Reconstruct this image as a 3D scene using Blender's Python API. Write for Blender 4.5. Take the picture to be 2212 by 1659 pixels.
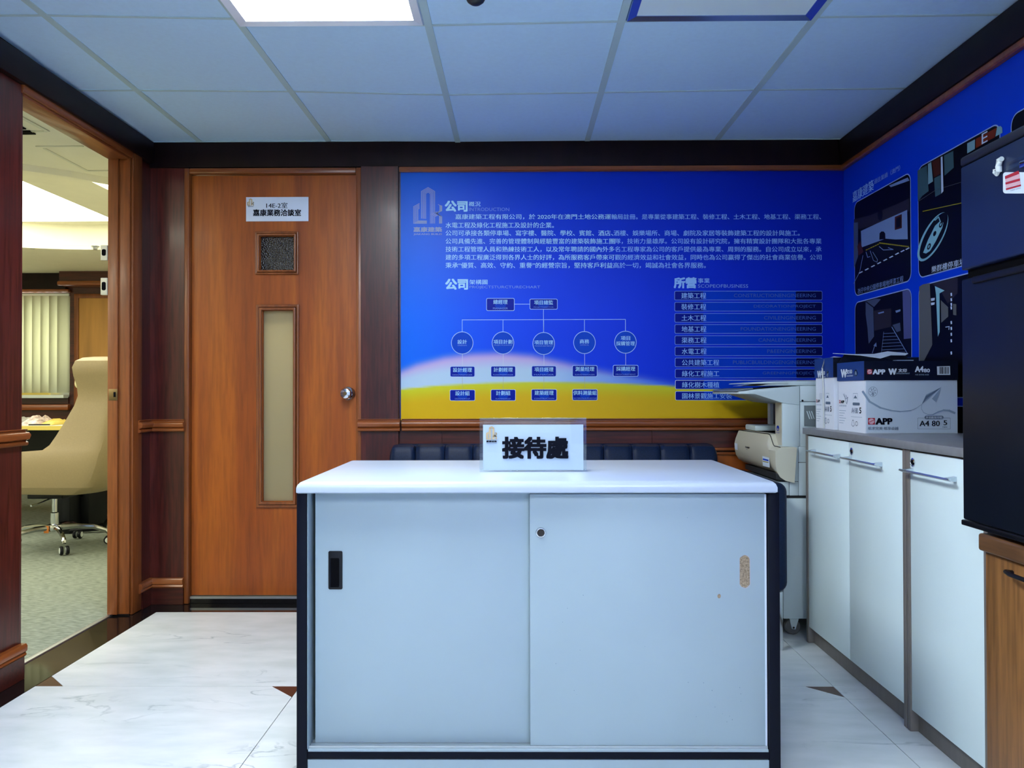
import bpy, bmesh, math, random
import numpy as np
from mathutils import Vector, Matrix
random.seed(7)
# ------------------------------------------------------------------ clear
for o in list(bpy.data.objects): bpy.data.objects.remove(o)
SC = bpy.context.scene
COL = SC.collection
PI = math.pi
# ------------------------------------------------------------------ camera
W, H, F = 2212, 1659, 1712.4
YAW, PIT, ROL, CZ = 0.0071, 0.0090, -0.0022, 0.982
_f = Vector((-math.sin(YAW)*math.cos(PIT), math.cos(YAW)*math.cos(PIT), math.sin(PIT)))
_r = Vector((math.cos(YAW), math.sin(YAW), 0))
_u = _r.cross(_f)
RT = _r*math.cos(ROL) + _u*math.sin(ROL)
UP = -_r*math.sin(ROL) + _u*math.cos(ROL)
cam_d = bpy.data.cameras.new('camera')
cam = bpy.data.objects.new('camera', cam_d)
COL.objects.link(cam)
cam_d.sensor_width = 36; cam_d.sensor_fit = 'HORIZONTAL'
cam_d.lens = 36*F/W
cam_d.clip_start = 0.05; cam_d.clip_end = 60
m3 = Matrix((RT, UP, -_f)).transposed()
cam.matrix_world = Matrix.Translation((0, 0, CZ)) @ m3.to_4x4()
SC.camera = cam
# ------------------------------------------------------------------ world, exposure
wd = bpy.data.worlds.new('world'); SC.world = wd; wd.use_nodes = True
wd.node_tree.nodes['Background'].inputs[0].default_value = (0.75, 0.86, 1.0, 1)
wd.node_tree.nodes['Background'].inputs[1].default_value = 0.0
SC.view_settings.view_transform = 'Standard'
SC.view_settings.look = 'None'
SC.view_settings.exposure = 0.0
SC.view_settings.gamma = 1.0
SC.view_settings.use_curve_mapping = False
SC.cycles.use_denoising = True
SC.cycles.max_bounces = 10
SC.cycles.diffuse_bounces = 6
SC.cycles.glossy_bounces = 5
SC.cycles.transparent_max_bounces = 12
SC.cycles.sample_clamp_indirect = 6
LAMP_COL = (0.84, 0.93, 1.0)
LAMP_ON = 27.0          # ceiling panel over the desk and its twin behind the camera
LAMP_BACK = 20.0
OFFICE_COL = (1.0, 0.98, 0.80)
OFFICE_ON = 5.5
OFFICE_FILL = 16.0
WINDOW_ON = 5.5

# ------------------------------------------------------------------ helpers
def B(px, py, ax='y', val=3.683):
    """point of the photograph's ray through (px, py) on the plane ax = val (world)"""
    d = RT*((px-W/2)/F) + UP*(-(py-H/2)/F) + _f
    i = 'xyz'.index(ax)
    o = Vector((0, 0, CZ))
    return o + d*((val-o[i])/d[i])

def lin(c):
    return tuple(((x/255)/12.92 if x/255 <= 0.04045 else (((x/255)+0.055)/1.055)**2.4) for x in c)

MATS = {}
def mat(name, col=(0.8, 0.8, 0.8), rough=0.5, metal=0.0, emis=None, power=0, spec=None, coat=0, trans=0, alpha=1, ior=None):
    m = bpy.data.materials.new(name); m.use_nodes = True
    b = m.node_tree.nodes['Principled BSDF']
    b.inputs['Base Color'].default_value = (*col, 1)
    b.inputs['Roughness'].default_value = rough
    b.inputs['Metallic'].default_value = metal
    if spec is not None: b.inputs['Specular IOR Level'].default_value = spec
    if coat: b.inputs['Coat Weight'].default_value = coat; b.inputs['Coat Roughness'].default_value = 0.12
    if trans: b.inputs['Transmission Weight'].default_value = trans
    if ior: b.inputs['IOR'].default_value = ior
    if alpha < 1: b.inputs['Alpha'].default_value = alpha
    if emis:
        b.inputs['Emission Color'].default_value = (*emis, 1)
        b.inputs['Emission Strength'].default_value = power
    # a faint procedural unevenness of tone
    MATS[name] = m
    return m

def nodes(m): return m.node_tree.nodes, m.node_tree.links, m.node_tree.nodes['Principled BSDF']

def speckle(m, scale=30, amt=0.06, stretch=(1, 1, 1), bump=0.0, detail=4):
    N, L, b = nodes(m)
    base = b.inputs['Base Color'].default_value[:3]
    tc = N.new('ShaderNodeTexCoord'); mp = N.new('ShaderNodeMapping'); nz = N.new('ShaderNodeTexNoise'); cr = N.new('ShaderNodeValToRGB')
    mp.inputs['Scale'].default_value = stretch
    nz.inputs['Scale'].default_value = scale; nz.inputs['Detail'].default_value = detail
    cr.color_ramp.elements[0].position = 0.3; cr.color_ramp.elements[1].position = 0.7
    cr.color_ramp.elements[0].color = (*[x*(1-amt) for x in base], 1)
    cr.color_ramp.elements[1].color = (*[min(1, x*(1+amt)) for x in base], 1)
    L.new(tc.outputs['Object'], mp.inputs[0]); L.new(mp.outputs[0], nz.inputs['Vector'])
    L.new(nz.outputs['Fac'], cr.inputs[0]); L.new(cr.outputs[0], b.inputs['Base Color'])
    if bump:
        bp = N.new('ShaderNodeBump'); bp.inputs['Strength'].default_value = bump; bp.inputs['Distance'].default_value = 0.002
        L.new(nz.outputs['Fac'], bp.inputs['Height']); L.new(bp.outputs[0], b.inputs['Normal'])
    return m

def wood(name, c0, c1, c2, axis='z', rough=0.35, fig=7.0, coat=0.3, fine=0.5):
    m = mat(name, c1, rough, coat=coat); N, L, b = nodes(m)
    st = {'z': (1, 1, .07), 'x': (.07, 1, 1), 'y': (1, .07, 1)}[axis]
    tc = N.new('ShaderNodeTexCoord'); mp = N.new('ShaderNodeMapping'); mp.inputs['Scale'].default_value = st
    n1 = N.new('ShaderNodeTexNoise'); n1.inputs['Scale'].default_value = fig; n1.inputs['Detail'].default_value = 6; n1.inputs['Distortion'].default_value = 0.8
    n2 = N.new('ShaderNodeTexNoise'); n2.inputs['Scale'].default_value = 95; n2.inputs['Detail'].default_value = 5
    cr = N.new('ShaderNodeValToRGB'); e = cr.color_ramp.elements
    e[0].position = 0.28; e[0].color = (*c0, 1); e[1].position = 0.72; e[1].color = (*c2, 1)
    k = e.new(0.5); k.color = (*c1, 1)
    cr2 = N.new('ShaderNodeValToRGB'); cr2.color_ramp.elements[0].position = 0.35; cr2.color_ramp.elements[1].position = 0.6
    cr2.color_ramp.elements[0].color = (1-fine, 1-fine, 1-fine, 1); cr2.color_ramp.elements[1].color = (1, 1, 1, 1)
    mx = N.new('ShaderNodeMix'); mx.data_type = 'RGBA'; mx.blend_type = 'MULTIPLY'; mx.inputs[0].default_value = 1
    L.new(tc.outputs['Object'], mp.inputs[0])
    for n in (n1, n2): L.new(mp.outputs[0], n.inputs['Vector'])
    L.new(n1.outputs['Fac'], cr.inputs[0]); L.new(n2.outputs['Fac'], cr2.inputs[0])
    L.new(cr.outputs[0], mx.inputs[6]); L.new(cr2.outputs[0], mx.inputs[7]); L.new(mx.outputs[2], b.inputs['Base Color'])
    bp = N.new('ShaderNodeBump'); bp.inputs['Strength'].default_value = 0.12; bp.inputs['Distance'].default_value = 0.001
    L.new(n2.outputs['Fac'], bp.inputs['Height']); L.new(bp.outputs[0], b.inputs['Normal'])
    return m

# ------------------------------------------------------------------ mesh building
def tag(o, label=None, cat=None, group=None, kind=None):
    if label: o['label'] = label
    if cat: o['category'] = cat
    if group: o['group'] = group
    if kind: o['kind'] = kind
    return o

def obj(name, bm, m, parent=None, bevel=0, seg=2, smooth=False, label=None):
    me = bpy.data.meshes.new(name)
    bmesh.ops.recalc_face_normals(bm, faces=bm.faces[:])
    if bevel:
        sharp = [e for e in bm.edges if len(e.link_faces) == 2 and e.calc_face_angle(0) > 0.5]
        bmesh.ops.bevel(bm, geom=sharp, offset=bevel, segments=seg, profile=0.5, affect='EDGES', clamp_overlap=True)
    bm.to_mesh(me); bm.free()
    if smooth or bevel:
        for p in me.polygons: p.use_smooth = True
        try: me.set_sharp_from_angle(angle=math.radians(38))
        except Exception: pass
    ms = m if isinstance(m, (list, tuple)) else [m]
    for x in ms: me.materials.append(x)
    o = bpy.data.objects.new(name, me); COL.objects.link(o)
    if parent is not None:
        o.parent = parent
        w = Vector((0, 0, 0)); p = parent
        while p is not None: w += Vector(p.location); p = p.parent
        o.location = -w          # geometry is written in room coordinates
    if label: o['label'] = label
    return o

def thing(name, loc, label, cat, group=None):
    o = bpy.data.objects.new(name, None); COL.objects.link(o)
    o.location = loc; o.empty_display_size = 0.1
    return tag(o, label, cat, group)

def struct(name, bm, m, label=None, **k):
    o = obj(name, bm, m, **k); o['kind'] = 'structure'
    if label: o['label'] = label
    return o

def BM(): return bmesh.new()

def box(bm, x0, x1, y0, y1, z0, z1, mi=0):
    x0, x1 = sorted((x0, x1)); y0, y1 = sorted((y0, y1)); z0, z1 = sorted((z0, z1))
    v = [bm.verts.new(p) for p in ((x0,y0,z0),(x1,y0,z0),(x1,y1,z0),(x0,y1,z0),(x0,y0,z1),(x1,y0,z1),(x1,y1,z1),(x0,y1,z1))]
    for f in ((0,3,2,1),(4,5,6,7),(0,1,5,4),(1,2,6,5),(2,3,7,6),(3,0,4,7)):
        bm.faces.new([v[i] for i in f]).material_index = mi
    return bm

def bx(*a, **k): return box(BM(), *a, **k)

def prism(bm, pts, ax, a0, a1, mi=0):
    """polygon pts (in the two other axes, in xyz order) extruded along ax from a0 to a1"""
    def P(p, a):
        return {'x': (a, p[0], p[1]), 'y': (p[0], a, p[1]), 'z': (p[0], p[1], a)}[ax]
    lo = [bm.verts.new(P(p, a0)) for p in pts]; hi = [bm.verts.new(P(p, a1)) for p in pts]
    n = len(pts)
    bm.faces.new(lo).material_index = mi; bm.faces.new(hi[::-1]).material_index = mi
    for i in range(n): bm.faces.new((lo[i], hi[i], hi[(i+1) % n], lo[(i+1) % n])).material_index = mi
    return bm

def rr(x0, x1, z0, z1, r, n=5):
    """rounded rectangle outline"""
    x0, x1 = sorted((x0, x1)); z0, z1 = sorted((z0, z1))
    r = min(r, (x1-x0)/2-1e-5, (z1-z0)/2-1e-5)
    out = []
    for cx, cz, a0 in ((x1-r, z1-r, 0), (x0+r, z1-r, PI/2), (x0+r, z0+r, PI), (x1-r, z0+r, 1.5*PI)):
        for i in range(n+1):
            a = a0 + PI/2*i/n; out.append((cx+r*math.cos(a), cz+r*math.sin(a)))
    return out

def tube(bm, pts, r, n=10, closed=False):
    """round bar along pts; r a number or list"""
    rings = []
    P = [Vector(p) for p in pts]; k = len(P)
    for i, p in enumerate(P):
        a = P[i-1] if (i > 0 or closed) else p; b = P[(i+1) % k] if (i < k-1 or closed) else p
        t = (b-a).normalized(); ref = Vector((0, 0, 1)) if abs(t.z) < .9 else Vector((1, 0, 0))
        u = t.cross(ref).normalized(); v = t.cross(u)
        ri = r[i] if isinstance(r, (list, tuple)) else r
        rings.append([bm.verts.new(p + (u*math.cos(2*PI*j/n) + v*math.sin(2*PI*j/n))*ri) for j in range(n)])
    for i in range(k if closed else k-1):
        A, Bq = rings[i], rings[(i+1) % k]
        for j in range(n): bm.faces.new((A[j], A[(j+1) % n], Bq[(j+1) % n], Bq[j]))
    if not closed: bm.faces.new(rings[0][::-1]); bm.faces.new(rings[-1])
    return bm

def lathe(bm, prof, c, ax='z', n=24):
    """prof: list of (radius, height) turned about axis ax through c"""
    rings = []
    for r, h in prof:
        ring = []
        for j in range(n):
            a = 2*PI*j/n; p, q = max(r, 1e-5)*math.cos(a), max(r, 1e-5)*math.sin(a)
            ring.append(bm.verts.new(Vector(c) + Vector({'z': (p, q, h), 'y': (p, h, q), 'x': (h, p, q)}[ax])))
        rings.append(ring)
    for A, Bq in zip(rings, rings[1:]):
        for j in range(n): bm.faces.new((A[j], A[(j+1) % n], Bq[(j+1) % n], Bq[j]))
    bm.faces.new(rings[0][::-1]); bm.faces.new(rings[-1])
    return bm

def moulding(prof, path):
    """sweep the profile [(out, z)] along a 2D path with mitred corners: path = [(x, y)], out = to the right of travel"""
    bm = BM(); n = len(path); rings = []
    for i, p in enumerate(path):
        p = Vector((*p, 0))
        def nrm(a, b):
            t = (Vector((*b, 0))-Vector((*a, 0))).normalized(); return Vector((t.y, -t.x, 0))
        if i == 0: o = nrm(path[0], path[1])
        elif i == n-1: o = nrm(path[-2], path[-1])
        else:
            a, b = nrm(path[i-1], path[i]), nrm(path[i], path[i+1]); o = (a+b)/(1+a.dot(b))
        rings.append([bm.verts.new(p + o*q[0] + Vector((0, 0, q[1]))) for q in prof])
    m = len(prof)
    for A, Bq in zip(rings, rings[1:]):
        for j in range(m): bm.faces.new((A[j], A[(j+1) % m], Bq[(j+1) % m], Bq[j]))
    bm.faces.new(rings[0][::-1]); bm.faces.new(rings[-1])
    return bm

# ------------------------------------------------------------------ flat print on surfaces
_tc = {}
def glyphs(s, off=0.0):
    k = (s, off)
    if k not in _tc:
        c = bpy.data.curves.new('t', 'FONT'); c.body = s; c.resolution_u = 2; c.offset = off
        o = bpy.data.objects.new('t', c); COL.objects.link(o)
        me = bpy.data.meshes.new_from_object(o)
        bpy.data.objects.remove(o); bpy.data.curves.remove(c)
        a = np.empty(len(me.vertices)*3); me.vertices.foreach_get('co', a); a = a.reshape(-1, 3)
        _tc[k] = (me, a.min(0), a.max(0))
    return _tc[k]

class Sheet:
    """flat print lying on a surface; keys read name#item|material, one mesh per name#item, layers lie step apart along n"""
    def __init__(s, fn, n, step=0.0004): s.fn = fn; s.n = Vector(n); s.items = {}; s.step = step
    def bm(s, key):
        name, mn = key.split('|')
        if name not in s.items: s.items[name] = (BM(), [])
        b, ml = s.items[name]
        if mn not in ml: ml.append(mn)
        return b, ml.index(mn)
    def P(s, p, lay): return s.fn(*p) + s.n*(s.step*lay)
    def poly(s, key, pts, lay=1):
        b, i = s.bm(key); b.faces.new([b.verts.new(s.P(p, lay)) for p in pts]).material_index = i
    def line(s, key, pts, w, lay=1, closed=False):
        b, mi = s.bm(key); k = len(pts); seg = range(k if closed else k-1)
        for i in seg:
            a = Vector(pts[i]); c = Vector(pts[(i+1) % k]); t = (c-a)
            if t.length < 1e-9: continue
            t.normalize(); q = Vector((-t.y, t.x))*w/2; e = t*(w*.35)
            b.faces.new([b.verts.new(s.P(p, lay)) for p in (a-q-e, c-q+e, c+q+e, a+q-e)]).material_index = mi
    def rrect(s, key, x0, y0, x1, y1, r, lay=1, w=None):
        pts = rr(x0, x1, y0, y1, r, 5)
        if w: s.line(key, pts, w, lay, True)
        else: s.poly(key, pts, lay)
    def ell(s, key, cx, cy, rx, ry, lay=1, w=None, ang=0, n=32):
        ca, sa = math.cos(ang), math.sin(ang)
        pts = [(cx+rx*math.cos(t)*ca-ry*math.sin(t)*sa, cy+rx*math.cos(t)*sa+ry*math.sin(t)*ca) for t in [2*PI*i/n for i in range(n)]]
        if w: s.line(key, pts, w, lay, True)
        else: s.poly(key, pts, lay)
    def text(s, key, txt, bl, br, tl, lay=2, bold=0.0):
        me, lo, hi = glyphs(txt)
        if key.split('|')[0] in ('lettering', 'heading', 'emblem_lettering', 'caption', 'brand_lettering'):
            Sheet.k = getattr(Sheet, 'k', 0)+1; key = key.replace('|', '#%d|' % Sheet.k)
        A = s.P(bl, lay); U = s.P(br, lay)-A; V = s.P(tl, lay)-A
        w, h = (hi-lo)[0], max((hi-lo)[1], 1e-6)
        M = Matrix(((U.x/w, V.x/h, s.n.x, 0), (U.y/w, V.y/h, s.n.y, 0), (U.z/w, V.z/h, s.n.z, 0), (0, 0, 0, 1)))
        M.translation = A - U*(lo[0]/w) - V*(lo[1]/h)
        if bold >= .03: sh = [(i*bold, j*bold*.8) for i in (-1, 0, 1) for j in (-1, 0, 1)]
        elif bold > 0: sh = [(-bold, 0), (bold, 0)]
        else: sh = [(0, 0)]
        b, mi = s.bm(key); n0 = len(b.faces)
        for q, (dx, dy) in enumerate(sh):
            c = me.copy(); c.transform(M @ Matrix.Translation((dx, dy, q*.00002))); b.from_mesh(c); bpy.data.meshes.remove(c)
        b.faces.ensure_lookup_table()
        for f in b.faces[n0:]: f.material_index = mi
    def row(s, key, txt, x0, x1, yt, yb, lay=2, bold=0.0):
        s.text(key, txt, (x0, yb), (x1, yb), (x0, yt), lay, bold)
    def done(s, mats, parent, label=None):
        for key, (b, ml) in s.items.items():
            o = obj(key.split('#')[0], b, [mats[k] for k in ml], parent)
            if label and key in label: o['label'] = label[key]
        s.items = {}

# ------------------------------------------------------------------ materials
M_ = MATS
wood('mahogany', (0.040, 0.005, 0.004), (0.075, 0.010, 0.007), (0.115, 0.017, 0.011), 'z', 0.34, 5, 0.10)
wood('mahogany_side', (0.040, 0.006, 0.004), (0.068, 0.010, 0.007), (0.095, 0.016, 0.010), 'x', 0.36, 5, 0.05)
wood('honey_wood', (0.235, 0.043, 0.001), (0.32, 0.068, 0.002), (0.42, 0.105, 0.004), 'z', 0.42, 9, 0.03, 0.22)
wood('trim_wood', (0.17, 0.042, 0.009), (0.28, 0.072, 0.015), (0.38, 0.11, 0.024), 'x', 0.3, 11, 0.25, 0.25)
wood('trim_wood_v', (0.14, 0.036, 0.007), (0.23, 0.060, 0.011), (0.31, 0.09, 0.018), 'z', 0.38, 11, 0.08, 0.25)
wood('trim_wood_y', (0.16, 0.040, 0.009), (0.27, 0.068, 0.014), (0.35, 0.10, 0.022), 'y', 0.3, 11, 0.25, 0.25)
wood('cabinet_oak', (0.19, 0.078, 0.020), (0.31, 0.132, 0.035), (0.42, 0.19, 0.055), 'z', 0.5, 8, 0.0, 0.35)
wood('cabinet_oak_x', (0.12, 0.055, 0.022), (0.20, 0.09, 0.035), (0.27, 0.125, 0.05), 'y', 0.4, 8, 0.05, 0.35)
speckle(mat('dark_frieze', (0.0095, 0.003, 0.0035), 0.5, spec=.2), 18, .3, (1, 1, .2))
speckle(mat('laminate', (0.36, 0.455, 0.50), 0.45), 4, .02, bump=.01)
speckle(mat('laminate_top', (0.49, 0.56, 0.66), 0.25), 5, .02)
speckle(mat('cab_white', (0.83, 0.97, 0.98), 0.30), 4, .015)
speckle(mat('cab_grey', (0.19, 0.165, 0.15), 0.45), 40, .08, (1, 1, .1))
speckle(mat('cab_top', (0.22, 0.22, 0.235), 0.35), 40, .08)
mat('navy_edge', (0.0045, 0.006, 0.013), 0.5, spec=.10)
mat('black_plastic', (0.004, 0.0045, 0.007), 0.4, spec=.25)
mat('void_black', (0.003, 0.003, 0.004), 0.8, spec=.05)
speckle(mat('chipboard', (0.33, 0.25, 0.165), 0.95), 260, .42, bump=.6)
mat('chrome', (0.62, 0.64, 0.66), 0.12, 1)
mat('brushed', (0.60, 0.66, 0.72), 0.28, 1)
mat('steel', (0.45, 0.47, 0.50), 0.3, 1)
mat('keeper_metal', (0.62, 0.58, 0.44), 0.4)
mat('dull_brass', (0.20, 0.14, 0.07), 0.4, 1)
mat('dark_hole', (0.02, 0.015, 0.012), 0.6)
speckle(mat('ceiling_tile_mat', (0.57, 0.79, 0.97), 0.85), 60, .02)  # blue bounce light from the walls is partly tinted into the tiles
mat('grid_metal', (0.46, 0.60, 0.60), 0.55)
mat('diffuser_off', (0.80, 0.93, 0.90), 0.35)
mat('lamp_frame_on', (0.75, 0.82, 0.9), 0.35, 0.3)
mat('lamp_frame_off', (0.26, 0.36, 0.66), 0.20, 0.9)
mat('diffuser_on', (0.9, 0.95, 1), 0.5, emis=LAMP_COL, power=LAMP_ON)
mat('diffuser_back', (0.9, 0.95, 1), 0.5, emis=LAMP_COL, power=LAMP_BACK)
mat('office_fill', (1, 1, .9), 0.5, emis=OFFICE_COL, power=OFFICE_FILL)
mat('office_glow', (1, 1, .9), 0.5, emis=OFFICE_COL, power=OFFICE_ON)
mat('daylight', (1, 1, 1), 0.5, emis=(1.0, 1.0, 0.92), power=WINDOW_ON)
speckle(mat('plaster', (0.80, 0.77, 0.62), 0.85), 9, .02)
mat('wall_paint', (0.62, 0.70, 0.78), 0.8)
mat('aluminium', (0.55, 0.58, 0.6), 0.32, 0.9)
mat('copier_grey', (0.56, 0.65, 0.66), 0.45)
mat('copier_dark', (0.16, 0.19, 0.20), 0.5)
mat('copier_beige', (0.58, 0.55, 0.43), 0.42)
mat('seam_black', (0.02, 0.022, 0.024), 0.7)
speckle(mat('black_leather', (0.006, 0.014, 0.042), 0.42, spec=.14), 160, .2, bump=.15)
speckle(mat('cream_leather', (0.34, 0.255, 0.13), 0.45), 120, .04, bump=.08)  # shell leather darkened so that its near side looks shaded
speckle(mat('cream_cushion', (0.72, 0.66, 0.40), 0.4), 120, .04, bump=.08)
mat('white_card', (0.86, 0.90, 0.97), 0.55)
mat('grey_card', (0.62, 0.72, 0.82), 0.45)
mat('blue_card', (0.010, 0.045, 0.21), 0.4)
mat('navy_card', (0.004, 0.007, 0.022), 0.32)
mat('paper', (0.66, 0.75, 0.84), 0.6)
mat('paper_sign', (0.60, 0.66, 0.78), 0.5)
mat('strap', (0.62, 0.64, 0.62), 0.5)
mat('ink', (0.005, 0.006, 0.012), 0.7, spec=.05)
mat('ink_red', (0.45, 0.03, 0.05), 0.5)
mat('ink_pink', (0.75, 0.45, 0.50), 0.5)
mat('ink_grey', (0.13, 0.18, 0.26), 0.6)
mat('ink_soft', (0.30, 0.40, 0.52), 0.6)
mat('ink_white', (0.70, 0.78, 0.88), 0.5)
mat('gold_print', (0.55, 0.42, 0.24), 0.5)
mat('fridge_door', (0.008, 0.016, 0.055), 0.34, spec=.4)  # bluer than the lower door: a blue reflection put into the colour
mat('fridge_low', (0.005, 0.007, 0.013), 0.36, spec=.25)
mat('fridge_body', (0.007, 0.008, 0.014), 0.45)
mat('hook_white', (0.75, 0.82, 0.80), 0.3)
mat('blind_fabric', (0.66, 0.66, 0.54), 0.8)
mat('table_edge', (0.62, 0.48, 0.10), 0.5)
mat('table_top', (0.62, 0.62, 0.50), 0.35)
mat('orange_panel', (0.46, 0.22, 0.045), 0.35)
speckle(M_['orange_panel'], 9, .25, (1, 1, .1))
mat('tyre_grey', (0.10, 0.10, 0.10), 0.5)
mat('orange_tag', (0.7, 0.22, 0.03), 0.5)

# translucent blind slats
N, L, b = nodes(M_['blind_fabric'])
tr = N.new('ShaderNodeBsdfTranslucent'); tr.inputs[0].default_value = (0.75, 0.76, 0.60, 1)
mx = N.new('ShaderNodeMixShader'); mx.inputs[0].default_value = 0.45
L.new(b.outputs[0], mx.inputs[1]); L.new(tr.outputs[0], mx.inputs[2]); L.new(mx.outputs[0], N['Material Output'].inputs[0])
# frosted glass
m = mat('frosted_glass', (0.24, 0.24, 0.20), 0.45); N, L, b = nodes(m)
tr = N.new('ShaderNodeBsdfTranslucent'); tr.inputs[0].default_value = (0.75, 0.72, 0.55, 1)
mx = N.new('ShaderNodeMixShader'); mx.inputs[0].default_value = 0.6
L.new(b.outputs[0], mx.inputs[1]); L.new(tr.outputs[0], mx.inputs[2]); L.new(mx.outputs[0], N['Material Output'].inputs[0])
# dark patterned glass
m = mat('dark_glass', (0.012, 0.008, 0.007), 0.25); N, L, b = nodes(m)
tc = N.new('ShaderNodeTexCoord'); vz = N.new('ShaderNodeTexVoronoi'); vz.inputs['Scale'].default_value = 160
bp = N.new('ShaderNodeBump'); bp.inputs['Strength'].default_value = .8; bp.inputs['Distance'].default_value = .003
L.new(tc.outputs['Object'], vz.inputs['Vector']); L.new(vz.outputs['Distance'], bp.inputs['Height']); L.new(bp.outputs[0], b.inputs['Normal'])
# clear acrylic
m = mat('acrylic', (0.9, 0.96, 1.0), 0.03); N, L, b = nodes(m)
gl = N.new('ShaderNodeBsdfGlossy'); gl.inputs['Roughness'].default_value = .03
tp = N.new('ShaderNodeBsdfTransparent'); tp.inputs[0].default_value = (0.955, 0.985, 0.99, 1)
mx = N.new('ShaderNodeMixShader'); mx.inputs[0].default_value = .05; L.new(tp.outputs[0], mx.inputs[1]); L.new(gl.outputs[0], mx.inputs[2]); L.new(mx.outputs[0], N['Material Output'].inputs[0])
# marble
m = mat('marble', (0.78, 0.81, 0.82), 0.16); N, L, b = nodes(m)
tc = N.new('ShaderNodeTexCoord'); mp = N.new('ShaderNodeMapping'); mp.inputs['Scale'].default_value = (1, 2.6, 1); mp.inputs['Rotation'].default_value = (0, 0, .35)
n1 = N.new('ShaderNodeTexNoise'); n1.inputs['Scale'].default_value = 2.2; n1.inputs['Detail'].default_value = 8; n1.inputs['Distortion'].default_value = 1.6
c1 = N.new('ShaderNodeValToRGB'); e = c1.color_ramp.elements
e[0].position = .478; e[0].color = (1, 1, 1, 1); e[1].position = .522; e[1].color = (1, 1, 1, 1); k = e.new(.5); k.color = (0.62, 0.66, 0.68, 1)
n3 = N.new('ShaderNodeTexNoise'); n3.inputs['Scale'].default_value = 1.7; n3.inputs['Detail'].default_value = 2
c3 = N.new('ShaderNodeValToRGB'); c3.color_ramp.elements[0].position = .5; c3.color_ramp.elements[1].position = .7
n2 = N.new('ShaderNodeTexNoise'); n2.inputs['Scale'].default_value = 5; n2.inputs['Detail'].default_value = 5
c2 = N.new('ShaderNodeValToRGB'); c2.color_ramp.elements[0].color = (0.68, 0.73, 0.73, 1); c2.color_ramp.elements[1].color = (0.82, 0.85, 0.86, 1)
c2.color_ramp.elements[0].position = .3; c2.color_ramp.elements[1].position = .65
mx = N.new('ShaderNodeMix'); mx.data_type = 'RGBA'; mx.blend_type = 'MULTIPLY'
L.new(tc.outputs['Object'], mp.inputs[0])
for n in (n1, n2, n3): L.new(mp.outputs[0], n.inputs['Vector'])
L.new(n1.outputs[0], c1.inputs[0]); L.new(n2.outputs[0], c2.inputs[0]); L.new(n3.outputs[0], c3.inputs[0])
L.new(c3.outputs[0], mx.inputs[0]); L.new(c2.outputs[0], mx.inputs[6]); L.new(c1.outputs[0], mx.inputs[7]); L.new(mx.outputs[2], b.inputs['Base Color'])
# black polished stone and red inlay
speckle(mat('black_stone', (0.006, 0.006, 0.007), 0.07), 240, .8)
speckle(mat('red_stone', (0.085, 0.028, 0.018), 0.15), 60, .4)
# carpet
m = mat('carpet', (0.22, 0.26, 0.20), 0.95); N, L, b = nodes(m)
tc = N.new('ShaderNodeTexCoord'); mp = N.new('ShaderNodeMapping'); mp.inputs['Scale'].default_value = (1, 6, 1); mp.inputs['Rotation'].default_value = (0, 0, .5)
n1 = N.new('ShaderNodeTexNoise'); n1.inputs['Scale'].default_value = 26; n1.inputs['Detail'].default_value = 6
c1 = N.new('ShaderNodeValToRGB'); c1.color_ramp.elements[0].position = .3; c1.color_ramp.elements[1].position = .72
c1.color_ramp.elements[0].color = (0.11, 0.135, 0.11, 1); c1.color_ramp.elements[1].color = (0.36, 0.40, 0.34, 1)
bp = N.new('ShaderNodeBump'); bp.inputs['Strength'].default_value = .5; bp.inputs['Distance'].default_value = .004
L.new(tc.outputs['Object'], mp.inputs[0]); L.new(mp.outputs[0], n1.inputs['Vector']); L.new(n1.outputs[0], c1.inputs[0]); L.new(c1.outputs[0], b.inputs['Base Color'])
L.new(n1.outputs[0], bp.inputs['Height']); L.new(bp.outputs[0], b.inputs['Normal'])

# ------------------------------------------------------------------ room
D, XL, XR, ZC = 3.683, -1.714, 1.517, 2.143
YF = -1.75                      # wall behind the photographer
XO, YO, XW = -1.795, 7.68, -7.6  # office side of the left wall, office far wall, office west end
WT = 0.082                      # thickness of the left partition

# --- floor
fl = struct('floor', bx(XO, XR, YF, D, -0.06, -0.012), M_['void_black'], 'white marble floor with a polished black stone border')
FX, FY, FT, G = -0.728, 2.646, 0.8864, 0.0012
def tile(x0, x1, y0, y1, cut=None, c=.092):
    x0 += G; x1 -= G; y0 += G; y1 -= G
    pts = [(x0, y0), (x1, y0), (x1, y1), (x0, y1)]
    if cut == 'tr': pts = [(x0, y0), (x1, y0), (x1, y1-c), (x1-c, y1), (x0, y1)]
    if cut == 'bl': pts = [(x0+c, y0), (x1, y0), (x1, y1), (x0, y1), (x0, y0+c)]
    return prism(BM(), pts, 'z', -0.012, 0.0)
x_edges = [FX-FT, FX, FX+FT, FX+2*FT, XR]
y_edges = [YF, FY-4*FT, FY-3*FT, FY-2*FT, FY-FT, FY, FY+FT]
for i in range(4):
    for j in range(6):
        cut = None
        if j == 4 and i in (0, 1, 2): cut = 'tr'
        if j == 5 and i == 0: cut = 'bl'
        if j == 5 and i > 0: cut = None
        x0, x1, y0, y1 = x_edges[i], x_edges[i+1], y_edges[j], y_edges[j+1]
        obj('marble_tile', tile(x0, x1, y0, y1, cut), M_['marble'], fl)
        if cut == 'tr':
            obj('inlay_tile', prism(BM(), [(x1-.0915, y1-G), (x1-G, y1-.0915), (x1-G, y1-G)], 'z', -0.012, -0.0002), M_['red_stone'], fl, label='dark red triangular stone inlay')
        if cut == 'bl':
            obj('inlay_tile', prism(BM(), [(x0+G, y0+G), (x0+.0915, y0+G), (x0+G, y0+.0915)], 'z', -0.012, -0.0002), M_['red_stone'], fl, label='dark red triangular stone inlay')
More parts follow.
